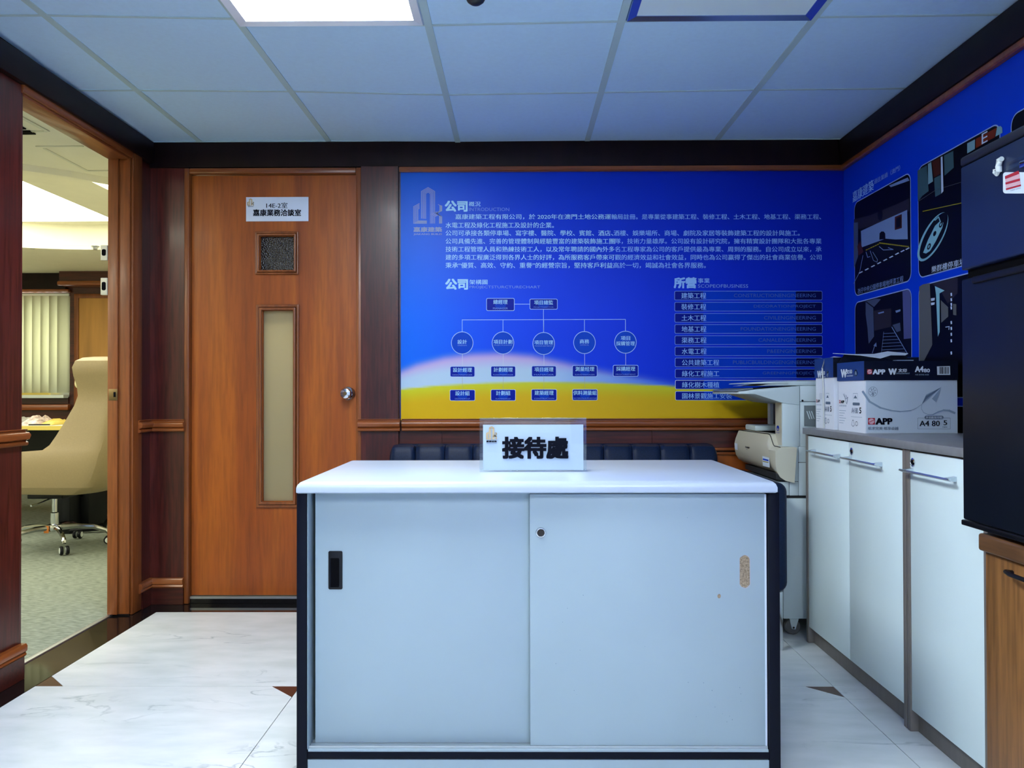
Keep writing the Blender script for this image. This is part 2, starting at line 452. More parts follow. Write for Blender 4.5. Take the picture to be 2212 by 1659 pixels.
for y0, y1 in ((YF, -.4), (-.4, .95), (.95, 2.25), (2.25, D-.151)):
    obj('border_stone', bx(XO+.012, FX-FT-G, y0+G, y1-G, -0.012, 0.0), M_['black_stone'], fl, label='polished black border stone')
for x0, x1 in ((XO+.012, -.75), (-.75, .5), (.5, XR)):
    obj('border_stone', bx(x0+G, x1-G, D-.149, D-.001, -0.012, 0.0), M_['black_stone'], fl, label='polished black border stone')
struct('floor', bx(XW, XO-.0, -0.5, YO, -0.06, -0.002), M_['carpet'], 'grey green office carpet beyond the open doorway')
tag(obj('trim_1', prism(BM(), [(XO-.012, -.001), (XO+.012, -.001), (XO+.011, .004), (XO+.004, .006), (XO-.004, .006), (XO-.011, .004)], 'y', 2.72, 3.49), M_['aluminium']), 'metal carpet strip across the doorway', kind='structure')

# --- ceiling with sagging lay-in grid
SX = [-2.2, -1.475, -.875, -.275, .325, .925, 1.6]
SV = [.018, .014, .0, -.024, -.015, -.005, 0.0]
def sag(x, y):
    s = float(np.interp(x, SX, SV)); t = min(1, max(0, (D-y)/1.228))
    return s*(t*.65+.35 if s < 0 else t)
def sagbox(x0, x1, y0, y1, z0, z1):
    bm = BM()
    v = []
    for z in (z0, z1):
        for (x, y) in ((x0, y0), (x1, y0), (x1, y1), (x0, y1)): v.append(bm.verts.new((x, y, z+sag(x, y))))
    for f in ((0,3,2,1),(4,5,6,7),(0,1,5,4),(1,2,6,5),(2,3,7,6),(3,0,4,7)): bm.faces.new([v[i] for i in f])
    return bm
ce = struct('ceiling', bx(XL, XR, YF, D, ZC+.16, ZC+.2), M_['wall_paint'], 'suspended ceiling of square tiles on a metal grid')
cx = [XL] + [-1.475+.6*i for i in range(5)] + [XR]
cy = [D] + [3.055-.6*i for i in range(9)] + [YF]
lamps = {(2, 2): 'on', (4, 2): 'off', (2, 6): 'back', (4, 6): 'back2'}
skip = set()
for (i, j) in lamps: skip |= {(i, j), (i, j+1)}
T = 0.012
for i in range(6):
    for j in range(10):
        if (i, j) in skip: continue
        x0, x1, y1, y0 = cx[i], cx[i+1], cy[j], cy[j+1]
        if y1-y0 < .03: continue
        lift = 0.0
        obj('ceiling_tile', sagbox(x0+.002, x1-.002, y0+.002, y1-.002, ZC+.0035+lift, ZC+.016+lift), M_['ceiling_tile_mat'], ce)
for x in cx[1:-1]:
    for ya, yb in zip(cy[:-1], cy[1:]):
        obj('grid_rail', sagbox(x-T, x+T, yb, ya, ZC, ZC+.0035), M_['grid_metal'], ce)
for y in cy[1:-1]:
    for i in range(6):
        if (i, cy.index(y)-1) in skip and (i, cy.index(y)) in skip: continue
        obj('grid_rail', sagbox(cx[i]+T, cx[i+1]-T, y-.005, y+.005, ZC+.0005, ZC+.0035), M_['grid_metal'], ce)
for a in ((XL, XR, D-.02, D), (XL, XL+.012, YF, D-.02), (XR-.012, XR, YF, D-.02)):
    obj('grid_rail', sagbox(a[0], a[1], a[2], a[3], ZC-.001, ZC+.0035), M_['grid_metal'], ce)

def light(i, j, kind, label):
    x0, x1, y1, y0 = cx[i]+T, cx[i+1]-T, cy[j]-.004, cy[j+2]+.004
    z = ZC + min(sag(x0, y1), sag(x1, y1))
    t = thing('ceiling_light', ((x0+x1)/2, (y0+y1)/2, z), label, 'ceiling light', 'recessed ceiling light panels')
    w = .030
    bm = BM()
    fr = [(x0, y0), (x1, y0), (x1, y1), (x0, y1)]; inn = [(x0+w, y0+w), (x1-w, y0+w), (x1-w, y1-w), (x0+w, y1-w)]
    zz = [z-.004, z+.004, z+.055]
    A = [bm.verts.new((*p, zz[1])) for p in fr]; A2 = [bm.verts.new((x0*.5+x1*.5+(p[0]-(x0+x1)/2)*.985, (y0+y1)/2+(p[1]-(y0+y1)/2)*.99, zz[0])) for p in fr]
    Bv = [bm.verts.new((*p, z+.001)) for p in inn]; C = [bm.verts.new((*p, zz[2])) for p in inn]; Dv = [bm.verts.new((*p, zz[2])) for p in fr]
    for q in range(4):
        r = (q+1) % 4
        for P, Q in ((A, A2), (A2, Bv), (Bv, C), (C, Dv), (Dv, A)): bm.faces.new((P[q], P[r], Q[r], Q[q]))
    obj('frame', bm, M_['lamp_frame_off' if kind == 'off' else 'lamp_frame_on'], t)
    mm = {'on': 'diffuser_on', 'off': 'diffuser_off', 'back': 'diffuser_back', 'back2': 'diffuser_back'}[kind]
    obj('diffuser', bx(x0+w, x1-w, y0+w, y1-w, z+.003, z+.012), M_[mm], t)
    obj('housing', bx(x0+w, x1-w, y0+w, y1-w, z+.03, z+.10), M_['wall_paint'], t)
light(2, 2, 'on', 'lit white ceiling light panel above the desk')
light(4, 2, 'off', 'unlit ceiling light panel with dark blue metal rim')
light(2, 6, 'back', 'lit ceiling light panel behind the photographer, on the left')
light(4, 6, 'back2', 'lit ceiling light panel behind the photographer, on the right')

# --- walls
WP = M_['wall_paint']
DX0, DX1 = -1.525, -0.735       # back door leaf limits, refined below from the photograph
a = B(402, 366); DFX0, DFZ = a.x, a.z
DFX1 = B(782, 366).x
# back wall in pieces round the door
bw = BM()
YB = D + .10
box(bw, XL, DFX0, D, YB, 0, ZC); box(bw, DFX1, XR, D, YB, 0, ZC); box(bw, DFX0, DFX1, D, YB, DFZ, ZC)
box(bw, XL-.1, XR+.1, D+.02, YB, ZC, ZC+.25)
wb = struct('wall_back', bw, M_['mahogany_side'], 'back wall panelled in dark mahogany beside a blue printed mural')
zf = B(1000, 362).z             # underside of the dark frieze (top of the trim over the mural)
XM0 = B(864, 640).x             # left edge of the mural
ztr = B(1000, 373).z
obj('frieze', bx(XL+.006, XR-.03, D-.022, D-.0005, zf, ZC-.0025), M_['dark_frieze'], wb, bevel=.002)
zr1, zr0 = B(600, 905).z, B(600, 931).z      # chair rail
obj('wood_panel', bx(XL+.006, DFX0-.001, D-.012, D-.0005, zr1, zf-.001), M_['mahogany'], wb)
obj('wood_panel', bx(XL+.006, DFX0-.001, D-.012, D-.0005, .115, zr0), M_['mahogany'], wb)
obj('wood_panel', bx(DFX0, DFX1, D-.012, D-.0005, DFZ+.001, zf-.001), M_['dark_frieze'], wb)
obj('wood_panel', bx(DFX1+.001, XM0-.004, D-.030, D-.0005, zr1, zf-.001), M_['mahogany'], wb)
obj('wood_panel', bx(DFX1+.001, XM0-.004, D-.030, D-.0005, .115, zr0), M_['mahogany'], wb)
obj('edge_strip', bx(XM0-.014, XM0-.0045, D-.0315, D-.0303, zr1, zf-.001), M_['mahogany_side'], wb)
for x0, x1 in ((XM0, -.35), (-.35, .15), (.15, .62), (.62, XR)):
    obj('wood_panel', bx(x0+.001, x1-.001, D-.014, D-.0005, .72, zr0), M_['mahogany_side'], wb)
    obj('wood_panel', bx(x0+.001, x1-.001, D-.014, D-.0005, .115, .685), M_['honey_wood'], wb, label='light orange lower wood panel')
obj('dado_strip', bx(XM0, XR-.002, D-.026, D-.0005, .706, .719), M_['trim_wood'], wb, bevel=.003)
obj('dado_strip', bx(XM0, XR-.002, D-.024, D-.0005, .686, .699), M_['trim_wood'], wb, bevel=.003)

RAIL = [(0, zr0), (.018, zr0), (.022, zr0+.004), (.022, zr0+.011), (.014, zr0+.016), (.026, zr0+.022), (.031, zr0+.034),
        (.030, zr1-.017), (.024, zr1-.011), (.013, zr1-.009), (.013, zr1-.006), (.019, zr1-.002), (.019, zr1), (0, zr1)]
def strip(name, prof, path, m, label):
    return tag(obj(name, moulding(prof, path), m, smooth=True), label, kind='structure')
YC0, YC1 = 3.49, 3.574          # far door casing on the left wall
YN = 2.71                       # near edge of the doorway
off = .012
strip('trim_2', RAIL, [(XL+.006, YC0+.045), (XL+.006, D-off), (DFX0+.004, D-off)], M_['trim_wood'], 'orange brown chair rail round the corner left of the closed door')
strip('trim_3', RAIL, [(DFX1-.01, D-.030), (XM0+.006, D-.030)], M_['trim_wood'], 'orange brown chair rail between the closed door and the mural')
strip('trim_4', RAIL, [(XM0+.012, D-.012), (XR-.002, D-.012)], M_['trim_wood'], 'long orange brown chair rail under the blue mural')
strip('trim_5', RAIL, [(XL+.006, YF+.01), (XL+.006, YN+.012)], M_['trim_wood_y'], 'orange brown chair rail on the left wall before the doorway')
zc = [.078, .121]
CAP = [(0, zc[0]), (.018, zc[0]), (.022, zc[0]+.006), (.018, zc[0]+.014), (.024, zc[0]+.019), (.025, zc[1]-.008), (.020, zc[1]), (0, zc[1])]
BASE = [(0, .001), (.016, .001), (.016, zc[0]), (0, zc[0])]
strip('baseboard_left', BASE, [(XL+.006, YF+.01), (XL+.006, YN+.003)], M_['mahogany_side'], 'dark baseboard on the left wall before the doorway')
strip('trim_6', CAP, [(XL+.006, YF+.01), (XL+.006, YN+.006)], M_['trim_wood_y'], 'orange brown cap of the baseboard before the doorway')
strip('baseboard_back', BASE, [(XL+.006, YC1), (XL+.006, D-off), (DFX0, D-off)], M_['mahogany_side'], 'dark baseboard in the corner left of the closed door')
strip('trim_7', CAP, [(XL+.006, YC1-.03), (XL+.006, D-off), (DFX0, D-off)], M_['trim_wood'], 'orange brown cap of the corner baseboard')
strip('baseboard_right', BASE, [(DFX1, D-.030), (XM0, D-.030)], M_['mahogany_side'], 'dark baseboard right of the closed door')
# trim above the mural, both walls
TOPT = [(0, ztr), (.016, ztr), (.021, ztr+.005), (.020, zf-.002), (0, zf-.002)]
strip('trim_8', TOPT, [(XM0, D-.004), (XR-.002, D-.004), (XR-.002, YF+.02)], M_['trim_wood'], 'brown wood trim above the blue mural on both walls')

# left wall
lw = BM()
ZD = 2.018                      # underside of the doorway head
box(lw, XO, XL, YF, YN, 0, ZC); box(lw, XO, XL, YC0, YB, 0, ZC); box(lw, XO, XL, YN, YC0, ZD+.005, ZC)
wl = struct('wall_left', lw, M_['mahogany_side'], 'left wall in dark mahogany with an open doorway to the office')
obj('frieze', bx(XL+.0005, XL+.028, YF+.01, D-.023, zf+.018, ZC-.0025), M_['dark_frieze'], wl, bevel=.002)
obj('wood_panel', bx(XL+.0005, XL+.006, YF+.01, YN, zr1, zf+.017), M_['mahogany'], wl)
obj('wood_panel', bx(XL+.0005, XL+.006, YF+.01, YN, .115, zr0), M_['mahogany'], wl)
obj('wood_panel', bx(XL+.0005, XL+.006, YC1, D-.013, zr1, zf-.001), M_['mahogany'], wl)
obj('wood_panel', bx(XL+.0005, XL+.006, YC1, D-.013, .115, zr0), M_['mahogany'], wl)
# doorway lining
dw = thing('door_2', (XL, 3.1, 0), None, None); dw['kind'] = 'structure'; dw['label'] = 'open doorway to the office lined in orange brown wood'
obj('casing', bx(XL+.0007, XL+.016, YC0-.002, YC1-.001, .001, ZD+.036), M_['trim_wood_v'], dw, bevel=.004)
obj('casing', bx(XL+.0007, XL+.016, YN, YC0-.003, ZD-.002, ZD+.036), M_['trim_wood_y'], dw, bevel=.004)
obj('jamb', bx(XO-.004, XL+.006, YC0-.014, YC0-.001, .007, ZD-.001), M_['trim_wood_v'], dw, bevel=.002)
obj('jamb', bx(XO-.004, XL-.041, YC0-.026, YC0-.0145, .007, ZD-.001), M_['trim_wood_v'], dw, bevel=.002)
obj('jamb', bx(XO-.004, XL+.005, YN+.0005, YN+.012, .007, ZD-.001), M_['mahogany'], dw, bevel=.002)
obj('jamb', bx(XO-.004, XL+.006, YN+.0125, YC0-.027, ZD-.012, ZD), M_['trim_wood_y'], dw, bevel=.002)
s = bx(XL-.079, XL-.040, YC0-.0285, YC0-.0265, .945, .995)
o = obj('strike_plate', s, M_['dull_brass'], dw, bevel=.0008)
obj('strike_hole', bx(XL-.057, XL-.047, YC0-.0291, YC0-.0285, .960, .982), M_['void_black'], o)
for z0, z1 in ((1.408, 1.483), (1.560, 1.627)):
    k = tag(obj('lock_keeper', bx(XO-.034, XO-.005, YC0-.03, YC0-.012, z0, z1), M_['keeper_metal'], bevel=.002),
            'small steel lock keeper behind the doorway jamb, %s of two' % ('lower' if z0 < 1.5 else 'upper'), 'lock plate', 'steel lock keepers behind the jamb')
    obj('slot', prism(BM(), rr(XO-.028, XO-.010, z0+.020, z1-.018, .007), 'y', YC0-.0312, YC0-.0302), M_['void_black'], k)

# right wall, front wall, upper void
rw = BM(); box(rw, XR, XR+.1, YF, YB, 0, ZC+.2)
wr = struct('wall_right', rw, WP, 'right wall with a blue printed mural and dark frieze')
obj('frieze', bx(XR-.028, XR-.0005, YF+.01, D-.001, zf, ZC-.0025), M_['dark_frieze'], wr, bevel=.002)
struct('wall_front', bx(XO, XR+.1, YF-.1, YF, 0, ZC+.2), WP, 'plain pale wall behind the photographer')

# --- closed door in the back wall
dr = thing('door_1', ((DFX0+DFX1)/2, D, 0), None, None); dr['kind'] = 'structure'; dr['label'] = 'closed honey coloured wooden door with two glass lights'
fx0, fx1 = B(412, 800).x, B(771, 800).x
zt = B(590, 377).z
yl = D+.006                      # door leaf face
obj('casing', bx(DFX0, fx0, D-.022, D+.06, .001, DFZ), M_['trim_wood_v'], dr, bevel=.004)
obj('casing', bx(fx1, DFX1, D-.022, D+.06, .001, DFZ), M_['trim_wood_v'], dr, bevel=.004)
obj('casing', bx(fx0+.0005, fx1-.0005, D-.022, D+.06, zt, DFZ), M_['trim_wood'], dr, bevel=.004)
zb = B(500, 1286).z
def plate_with_holes(x0, x1, z0, z1, holes, y0, y1):
    """slab with rectangular openings, cut as a grid"""
    xs = sorted({x0, x1, *[h[0] for h in holes], *[h[1] for h in holes]}); zs = sorted({z0, z1, *[h[2] for h in holes], *[h[3] for h in holes]})
    bm = BM()
    V = {}
    def v(x, y, z):
        k = (round(x, 5), round(y, 5), round(z, 5))
        if k not in V: V[k] = bm.verts.new((x, y, z))
        return V[k]
    def solid(i, j):
        if i < 0 or j < 0 or i >= len(xs)-1 or j >= len(zs)-1: return False
        mx_, mz_ = (xs[i]+xs[i+1])/2, (zs[j]+zs[j+1])/2
        return not any(h[0] < mx_ < h[1] and h[2] < mz_ < h[3] for h in holes)
    for i in range(len(xs)-1):
        for j in range(len(zs)-1):
            if not solid(i, j): continue
            a0, a1, b0, b1 = xs[i], xs[i+1], zs[j], zs[j+1]
            bm.faces.new((v(a0, y0, b0), v(a1, y0, b0), v(a1, y0, b1), v(a0, y0, b1)))
            bm.faces.new((v(a0, y1, b0), v(a0, y1, b1), v(a1, y1, b1), v(a1, y1, b0)))
            if not solid(i-1, j): bm.faces.new((v(a0, y0, b0), v(a0, y0, b1), v(a0, y1, b1), v(a0, y1, b0)))
            if not solid(i+1, j): bm.faces.new((v(a1, y0, b0), v(a1, y1, b0), v(a1, y1, b1), v(a1, y0, b1)))
            if not solid(i, j-1): bm.faces.new((v(a0, y0, b0), v(a0, y1, b0), v(a1, y1, b0), v(a1, y0, b0)))
            if not solid(i, j+1): bm.faces.new((v(a0, y0, b1), v(a1, y0, b1), v(a1, y1, b1), v(a0, y1, b1)))
    return bm
h1 = (B(561, 583).x, B(635, 583).x, B(600, 583).z, B(600, 510).z)
h2 = (B(567, 800).x, B(633, 800).x, B(600, 1083).z, B(600, 671).z)
obj('door_leaf', plate_with_holes(fx0+.002, fx1-.002, zb, zt-.003, [h1, h2], yl, yl+.04), M_['honey_wood'], dr)
def bead(h, w, parent):
    for k, (a_, d_) in enumerate(((w, .012), (w*.5, .017))):
        x0, x1, z0, z1 = h
        bm = plate_with_holes(x0-a_, x1+a_, z0-a_, z1+a_, [(x0-a_+w*.42, x1+a_-w*.42, z0-a_+w*.42, z1+a_-w*.42)], yl-d_, yl-.0005)
        obj('bead_moulding', bm, M_['trim_wood_v'], parent, bevel=.003)
bead(h1, B(561, 600).x-B(553, 600).x+.004, dr); bead(h2, B(567, 900).x-B(554, 900).x, dr)
obj('window_pane', bx(h1[0], h1[1], yl+.015, yl+.02, h1[2], h1[3]), M_['dark_glass'], dr, label='dark speckled square glass pane')
obj('window_pane', bx(h2[0], h2[1], yl+.015, yl+.02, h2[2], h2[3]), M_['frosted_glass'], dr, label='tall narrow frosted glass pane')
obj('door_sill', bx(fx0, fx1, D-.006, D+.03, .001, B(500, 1293).z), M_['black_stone'], dr)
obj('threshold', bx(fx0, fx1, D-.005, D+.03, B(500, 1293).z+.0003, B(500, 1288).z), M_['aluminium'], dr)
kx, kz = B(752, 850).x, B(752, 850).z
kn = obj('door_knob', lathe(BM(), [(.031, 0), (.033, -.004), (.030, -.010), (.018, -.016), (.012, -.020), (.012, -.034), (.019, -.040), (.0255, -.050), (.0265, -.060), (.022, -.069), (.012, -.072), (0, -.072)], (kx, yl, kz), 'y', 28), M_['chrome'], dr, smooth=True)
obj('keyhole', lathe(BM(), [(.0085, -.0722), (.0085, -.0745), (0, -.0745)], (kx, yl, kz), 'y', 16), M_['dull_brass'], kn)
# space behind the closed door, dimly lit, seen through its glass
cr_ = BM(); box(cr_, XL, .2, 5.2, 5.25, 0, 2.4); box(cr_, XL-.05, XL, YB+.01, 5.25, 0, 2.4); box(cr_, .2, .25, YB+.01, 5.25, 0, 2.4); box(cr_, XL, .2, YB+.01, 5.2, 2.35, 2.4)
struct('wall_corridor', cr_, M_['plaster'], 'plain wall of the space behind the closed door')
struct('floor', bx(XL, .2, YB+.001, 5.2, -.06, -.002), M_['copier_dark'], 'carpet behind the closed door')
la = bpy.data.lights.new('glass_fill', 'AREA'); la.energy = 48; la.size = .4; la.color = (1, .95, .75)  # unseen area light added to brighten the frosted pane from above
lo = bpy.data.objects.new('glass_fill', la); lo.location = (-1.1, 3.92, 2.32); COL.objects.link(lo)

# name plate on the door
pl0, pl1 = B(531, 478), B(666, 425)
dp = tag(obj('door_sign', bx(pl0.x, pl1.x, yl-.0035, yl-.0008, pl0.z, pl1.z), M_['paper_sign'], bevel=.0008), 'white room name plate on the closed wooden door', 'sign')
S = Sheet(lambda u, v: B(u, v, 'y', yl-.0036), (0, -1, 0), .0003)
S.row('lettering|ink', '14E-2室', 575.5, 621, 437.5, 449.5, bold=.012)
S.row('lettering|ink', '嘉康業務洽談室', 547, 650, 452.5, 466.5, bold=.03)

def logo(S, x0, x1, y0, y1, key, n=4, w=None, lay=1):
    """line-drawn tower emblem: left hook, tall centre arch, right branch"""
    sx, sy = (x1-x0)/790., (y1-y0)/1010.
    T_ = lambda p: (x0+(p[0]-165)*sx, y0+(p[1]-185)*sy)
    w = w or 16*sx
    st = 150/n
    for k in range(n):
        d = k*st
        # left hook and left half of the arch
        S.line(key, [T_(p) for p in ((330, 635+d*1.1), (170+d, 725+d*.6), (170+d, 1190-d*.6), (530, 1190-d*.6))], w, lay)
        S.line(key, [T_(p) for p in ((385+d, 1050+d*.1), (385+d, 300+d*.5), (568, 190+d*1.1), (752-d, 300+d*.5), (752-d, 880+d*.3))], w, lay)
        S.line(key, [T_(p) for p in ((752-d, 1190), (752-d, 1000-d*.5), (850-d*.3, 960-d*.8))], w, lay)
        S.line(key, [T_(p) for p in ((950-d*.6, 1190), (950-d*.6, 1000-d*.3), (760, 890), )], w, lay)
        S.line(key, [T_(p) for p in ((950-d*.5, 700), (950-d*.5, 840), (800, 915))], w, lay)
    S.line(key, [T_(p) for p in ((850, 670), (950, 705))], w, lay)
logo(S, 534.5, 548, 429, 444, 'emblem|gold_print', 3, .9)
S.row('emblem|ink', '嘉康建築', 535, 547.5, 445, 447.2, lay=1)
S.done({'ink': M_['ink'], 'gold_print': M_['gold_print']}, dp)

# ------------------------------------------------------------------ back wall mural
mu = thing('wall_mural', (.4, D, 1.0), 'blue and yellow printed mural with company text, organisation chart and scope list', 'mural')
def smooth(t): t = np.clip(t, 0, 1); return t*t*(3-2*t)
def lin_a(c): c = np.asarray(c, float)/255; return np.where(c <= .04045, c/12.92, ((c+.055)/1.055)**2.4)
def mural_col(px, py):
    px = np.asarray(px, float); py = np.asarray(py, float)
    xs = [866, 930, 1050, 1200, 1400, 1600, 1826]
    blue = np.stack([np.interp(px, xs, v) for v in ([0, 0, 0, 0, 0, 0, 0], [112, 104, 80, 64, 52, 42, 36], [244, 244, 240, 234, 222, 205, 188])], -1)  # rightward darkening: partly the print's gradient, partly light falloff painted in
    v = np.clip((py-372)/300, 0, 1)
    blue = blue*(0.86+.14*v)[..., None]
    yh = np.interp(px, [866, 900, 960, 1020, 1080, 1150, 1220, 1300, 1380, 1460, 1560, 1826], [786, 772, 757, 750, 748, 754, 768, 786, 800, 815, 832, 850])
    yb = np.interp(px, [866, 950, 1050, 1150, 1300, 1430, 1560, 1700, 1826], [838, 830, 825, 823, 825, 831, 840, 852, 866])
    fade = np.interp(px, [866, 1150, 1350, 1480, 1700], [1, 1, .62, .35, .15])
    t = smooth((py-yh)/26)[..., None]
    pink = np.array([205, 165, 222.]); pale = np.array([188, 214, 236.])
    g = np.clip((py-yh-10)/np.maximum(yb-yh-10, 5), 0, 1)[..., None]
    glow = pink*(1-smooth(g*1.5))+pale*smooth(g*1.5)
    c = blue*(1-t*fade[..., None]) + glow*t*fade[..., None]
    ty = smooth((py-yb+1)/5)[..., None]
    d = np.clip((py-yb)/60, 0, 1)[..., None]
    yel = np.array([214, 214, 40.])*(1-smooth(d*1.6)) + np.array([226, 184, 14.])*smooth(d*1.6)
    tr_ = np.clip((px-1150)/600, 0, 1)[..., None]
    yel = yel*(1-.14*tr_)  # right end of the yellow darkened: shading painted into the sheet
    return lin_a(c*(1-ty)+yel*ty)
def colour_grid(name, corners, nx, nz, cfun, parent, m, off):
    """subdivided sheet with a printed colour attribute; corners in photo px: x0,x1,y0,y1"""
    x0, x1, y0, y1 = corners
    us = np.linspace(x0, x1, nx+1); vs = np.linspace(y0, y1, nz+1)
    A, C = B(x0, y0), B(x1, y1)
    X = np.linspace(A.x, C.x, nx+1); Z = np.linspace(A.z, C.z, nz+1)
    verts = [(x, off, z) for z in Z for x in X]
    faces = [(j*(nx+1)+i, j*(nx+1)+i+1, (j+1)*(nx+1)+i+1, (j+1)*(nx+1)+i) for j in range(nz) for i in range(nx)]
    me = bpy.data.meshes.new(name); me.from_pydata(verts, [], faces)
    U, V = np.meshgrid(us, vs); c = cfun(U, V).reshape(-1, 3)
    at = me.color_attributes.new('print', 'FLOAT_COLOR', 'POINT')
    at.data.foreach_set('color', np.concatenate([c, np.ones((len(c), 1))], 1).ravel())
    me.materials.append(m)
    o = bpy.data.objects.new(name, me); COL.objects.link(o)
    if parent: o.parent = parent; o.location = -Vector(parent.location)
    return o
m = mat('mural_print', (0, 0, 1), 0.38, spec=.18); N, L, b = nodes(m)
at = N.new('ShaderNodeVertexColor'); at.layer_name = 'print'; L.new(at.outputs[0], b.inputs['Base Color'])
YM = D-.004
m0, m1 = B(866, 374), B(1838, 905)
obj('backing', bx(XM0+.001, XR-.003, YM+.0006, D-.0005, zr1+.001, ztr-.001), M_['blue_card'], mu)
colour_grid('printed_sheet', (866, 1838, 372, 905.5), 243, 134, mural_col, mu, m, YM)
mat('mt_cyan', (0.44, 0.76, 1.0), 0.4); mat('mt_cyan2', (0.30, 0.54, 0.98), 0.4); mat('mt_dim', (0.20, 0.34, 0.80), 0.4)
mat('mt_faint', (0.06, 0.13, 0.46), 0.4); mat('mt_line', (0.42, 0.62, 0.95), 0.4); mat('mt_box', (0.001, 0.012, 0.32), 0.35)
mat('mt_boxmid', (0.001, 0.045, 0.50), 0.35); mat('mt_disc', (0.001, 0.06, 0.56), 0.35); mat('mt_logo', (0.34, 0.40, 0.62), 0.4)
mat('mt_bar_a', (0.001, 0.008, 0.24), 0.35); mat('mt_bar_b', (0.001, 0.045, 0.55), 0.35); mat('mt_bar_c', (0.001, 0.004, 0.08), 0.35); mat('mt_white', (0.62, 0.70, 0.78), 0.4)
mat('mt_tan', (0.45, 0.40, 0.25), .5)
S = Sheet(lambda u, v: B(u, v, 'y', YM), (0, -1, 0))
logo(S, 893, 955, 404.5, 483, 'emblem|mt_logo', 5, 1.1)
S.row('emblem_lettering|mt_logo', '嘉康建築', 893.5, 954.5, 490.5, 501, lay=1, bold=.03)
S.row('emblem_lettering|mt_logo', 'JIAKANG BUILD', 893.5, 954.5, 504, 508.7, lay=1, bold=.02)
def head(big, small, eng, x, y, xe, xs, kind='mt_cyan'):
    kind = kind; hk_ = 'heading#%d|' % x
    S.row(hk_+kind, big, x, x+47, y, y+22, bold=.045)
    S.row(hk_+kind, small, x+51, xs, y+1, y+11.5, bold=.01)
    S.row(hk_+'mt_dim', eng, x+51, xe, y+14.2, y+21.5)
head('公司', '概況', 'INTRODUCTION', 962, 434.5, 1100, 1038)
head('公司', '架構圖', 'PROJECTSTURCTURECHART', 963, 603, 1167, 1053)
head('所營', '事業', 'SCOPEOFBUSINESS', 1456.5, 600, 1616, 1533, 'mt_cyan2')
rows = [('嘉康建築工程有限公司，於 2020年在澳門土地公務運輸局註冊。是專業從事建築工程、裝修工程、土木工程、地基工程、渠務工程、', 983, 1774, 462.5, 474.0),
        ('水電工程及綠化工程施工及設計的企業。', 962, 1197, 480.3, 492.5),
        ('公司可承接各類停車場、寫字樓、醫院、學校、賓館、酒店、酒樓、娛樂場所、商場、劇院及家居等裝飾建築工程的設計與施工。', 962, 1728, 497.4, 509.5),
        ('公司具備先進、完善的管理體制與經驗豐富的建築裝飾施工團隊，技術力量雄厚。公司設有設計研究院，擁有精實設計團隊和大批各專業', 962, 1775, 515, 527.0),
        ('技術工程管理人員和熟練技術工人，以及常年聘請的國內外多名工程專家為公司的客戶提供最為專業、周到的服務。自公司成立以來，承', 962, 1775, 532.4, 544.5),
        ('建的多項工程廣泛得到各界人士的好評，為所服務客戶帶來可觀的經濟效益和社會效益，同時也為公司贏得了傑出的社會商業信譽。公司', 962, 1775, 549.8, 562.0),
        ('秉承“優質、高效、守約、重譽”的經營宗旨，堅持客戶利益高於一切，竭誠為社會各界服務。', 962, 1525, 567, 579.5)]
def slanted(txt, x0, x1, yt, yb, key):
    # printed rows follow the wall, split in three so that the ink fades to the right
    n = len(txt); S.row(key, txt, x0, x1, yt, yb, bold=.012)
for txt, x0, x1, yt, yb in rows:
    cut = [0, len(txt)]
    if x1 > 1300:
        k = int(len(txt)*(1330-x0)/(x1-x0)); cut = [0, k, len(txt)]
    for q in range(len(cut)-1):
        fa, fb = cut[q]/len(txt), cut[q+1]/len(txt)
        seg = txt[cut[q]:cut[q+1]]
        S.row('paragraph|'+('mt_cyan' if q == 0 else 'mt_cyan2'), seg, x0+(x1-x0)*fa+.6, x0+(x1-x0)*fb-.6, yt-4.3*0, yb, bold=.012)
# organisation chart
NK = [0]
def node(x0, x1, y0, y1, zh, eng=None, rim='mt_line', two=None):
    NK[0] += 1; cb = 'chart_box#%d|' % NK[0]
    S.rrect(cb+rim, x0, y0, x1, y1, 3.2, 1)
    S.rrect(cb+'mt_box', x0+1.1, y0+1.1, x1-1.1, y1-1.1, 2.6, 2)
    xm, ym = (x0+x1)/2, (y0+y1)/2
    S.ell(cb+'mt_boxmid', xm, ym, (x1-x0)*.2, (y1-y0)*.38, 3)
    w = 10.2*len(zh)/2
    if len(zh) > 4: w = 25
    S.row(cb+'mt_cyan', zh, xm-w, xm+w, y0+3.2, y0+12.8, 4, bold=.012)
    if eng: S.row(cb+'mt_dim', eng, xm-w*1.05, xm+w*1.05, y1-7.4 if y1-y0 > 25 else y1-6, y1-3.2 if y1-y0 > 25 else y1-3.4, 4)
S.line('chart_line|mt_line', [(1111, 657), (1144, 657)], 1.1)
S.line('chart_line|mt_line', [(1174, 668), (1174, 718)], 1.1)
S.line('chart_line|mt_line', [(998.5, 691), (1351, 690)], 1.1)
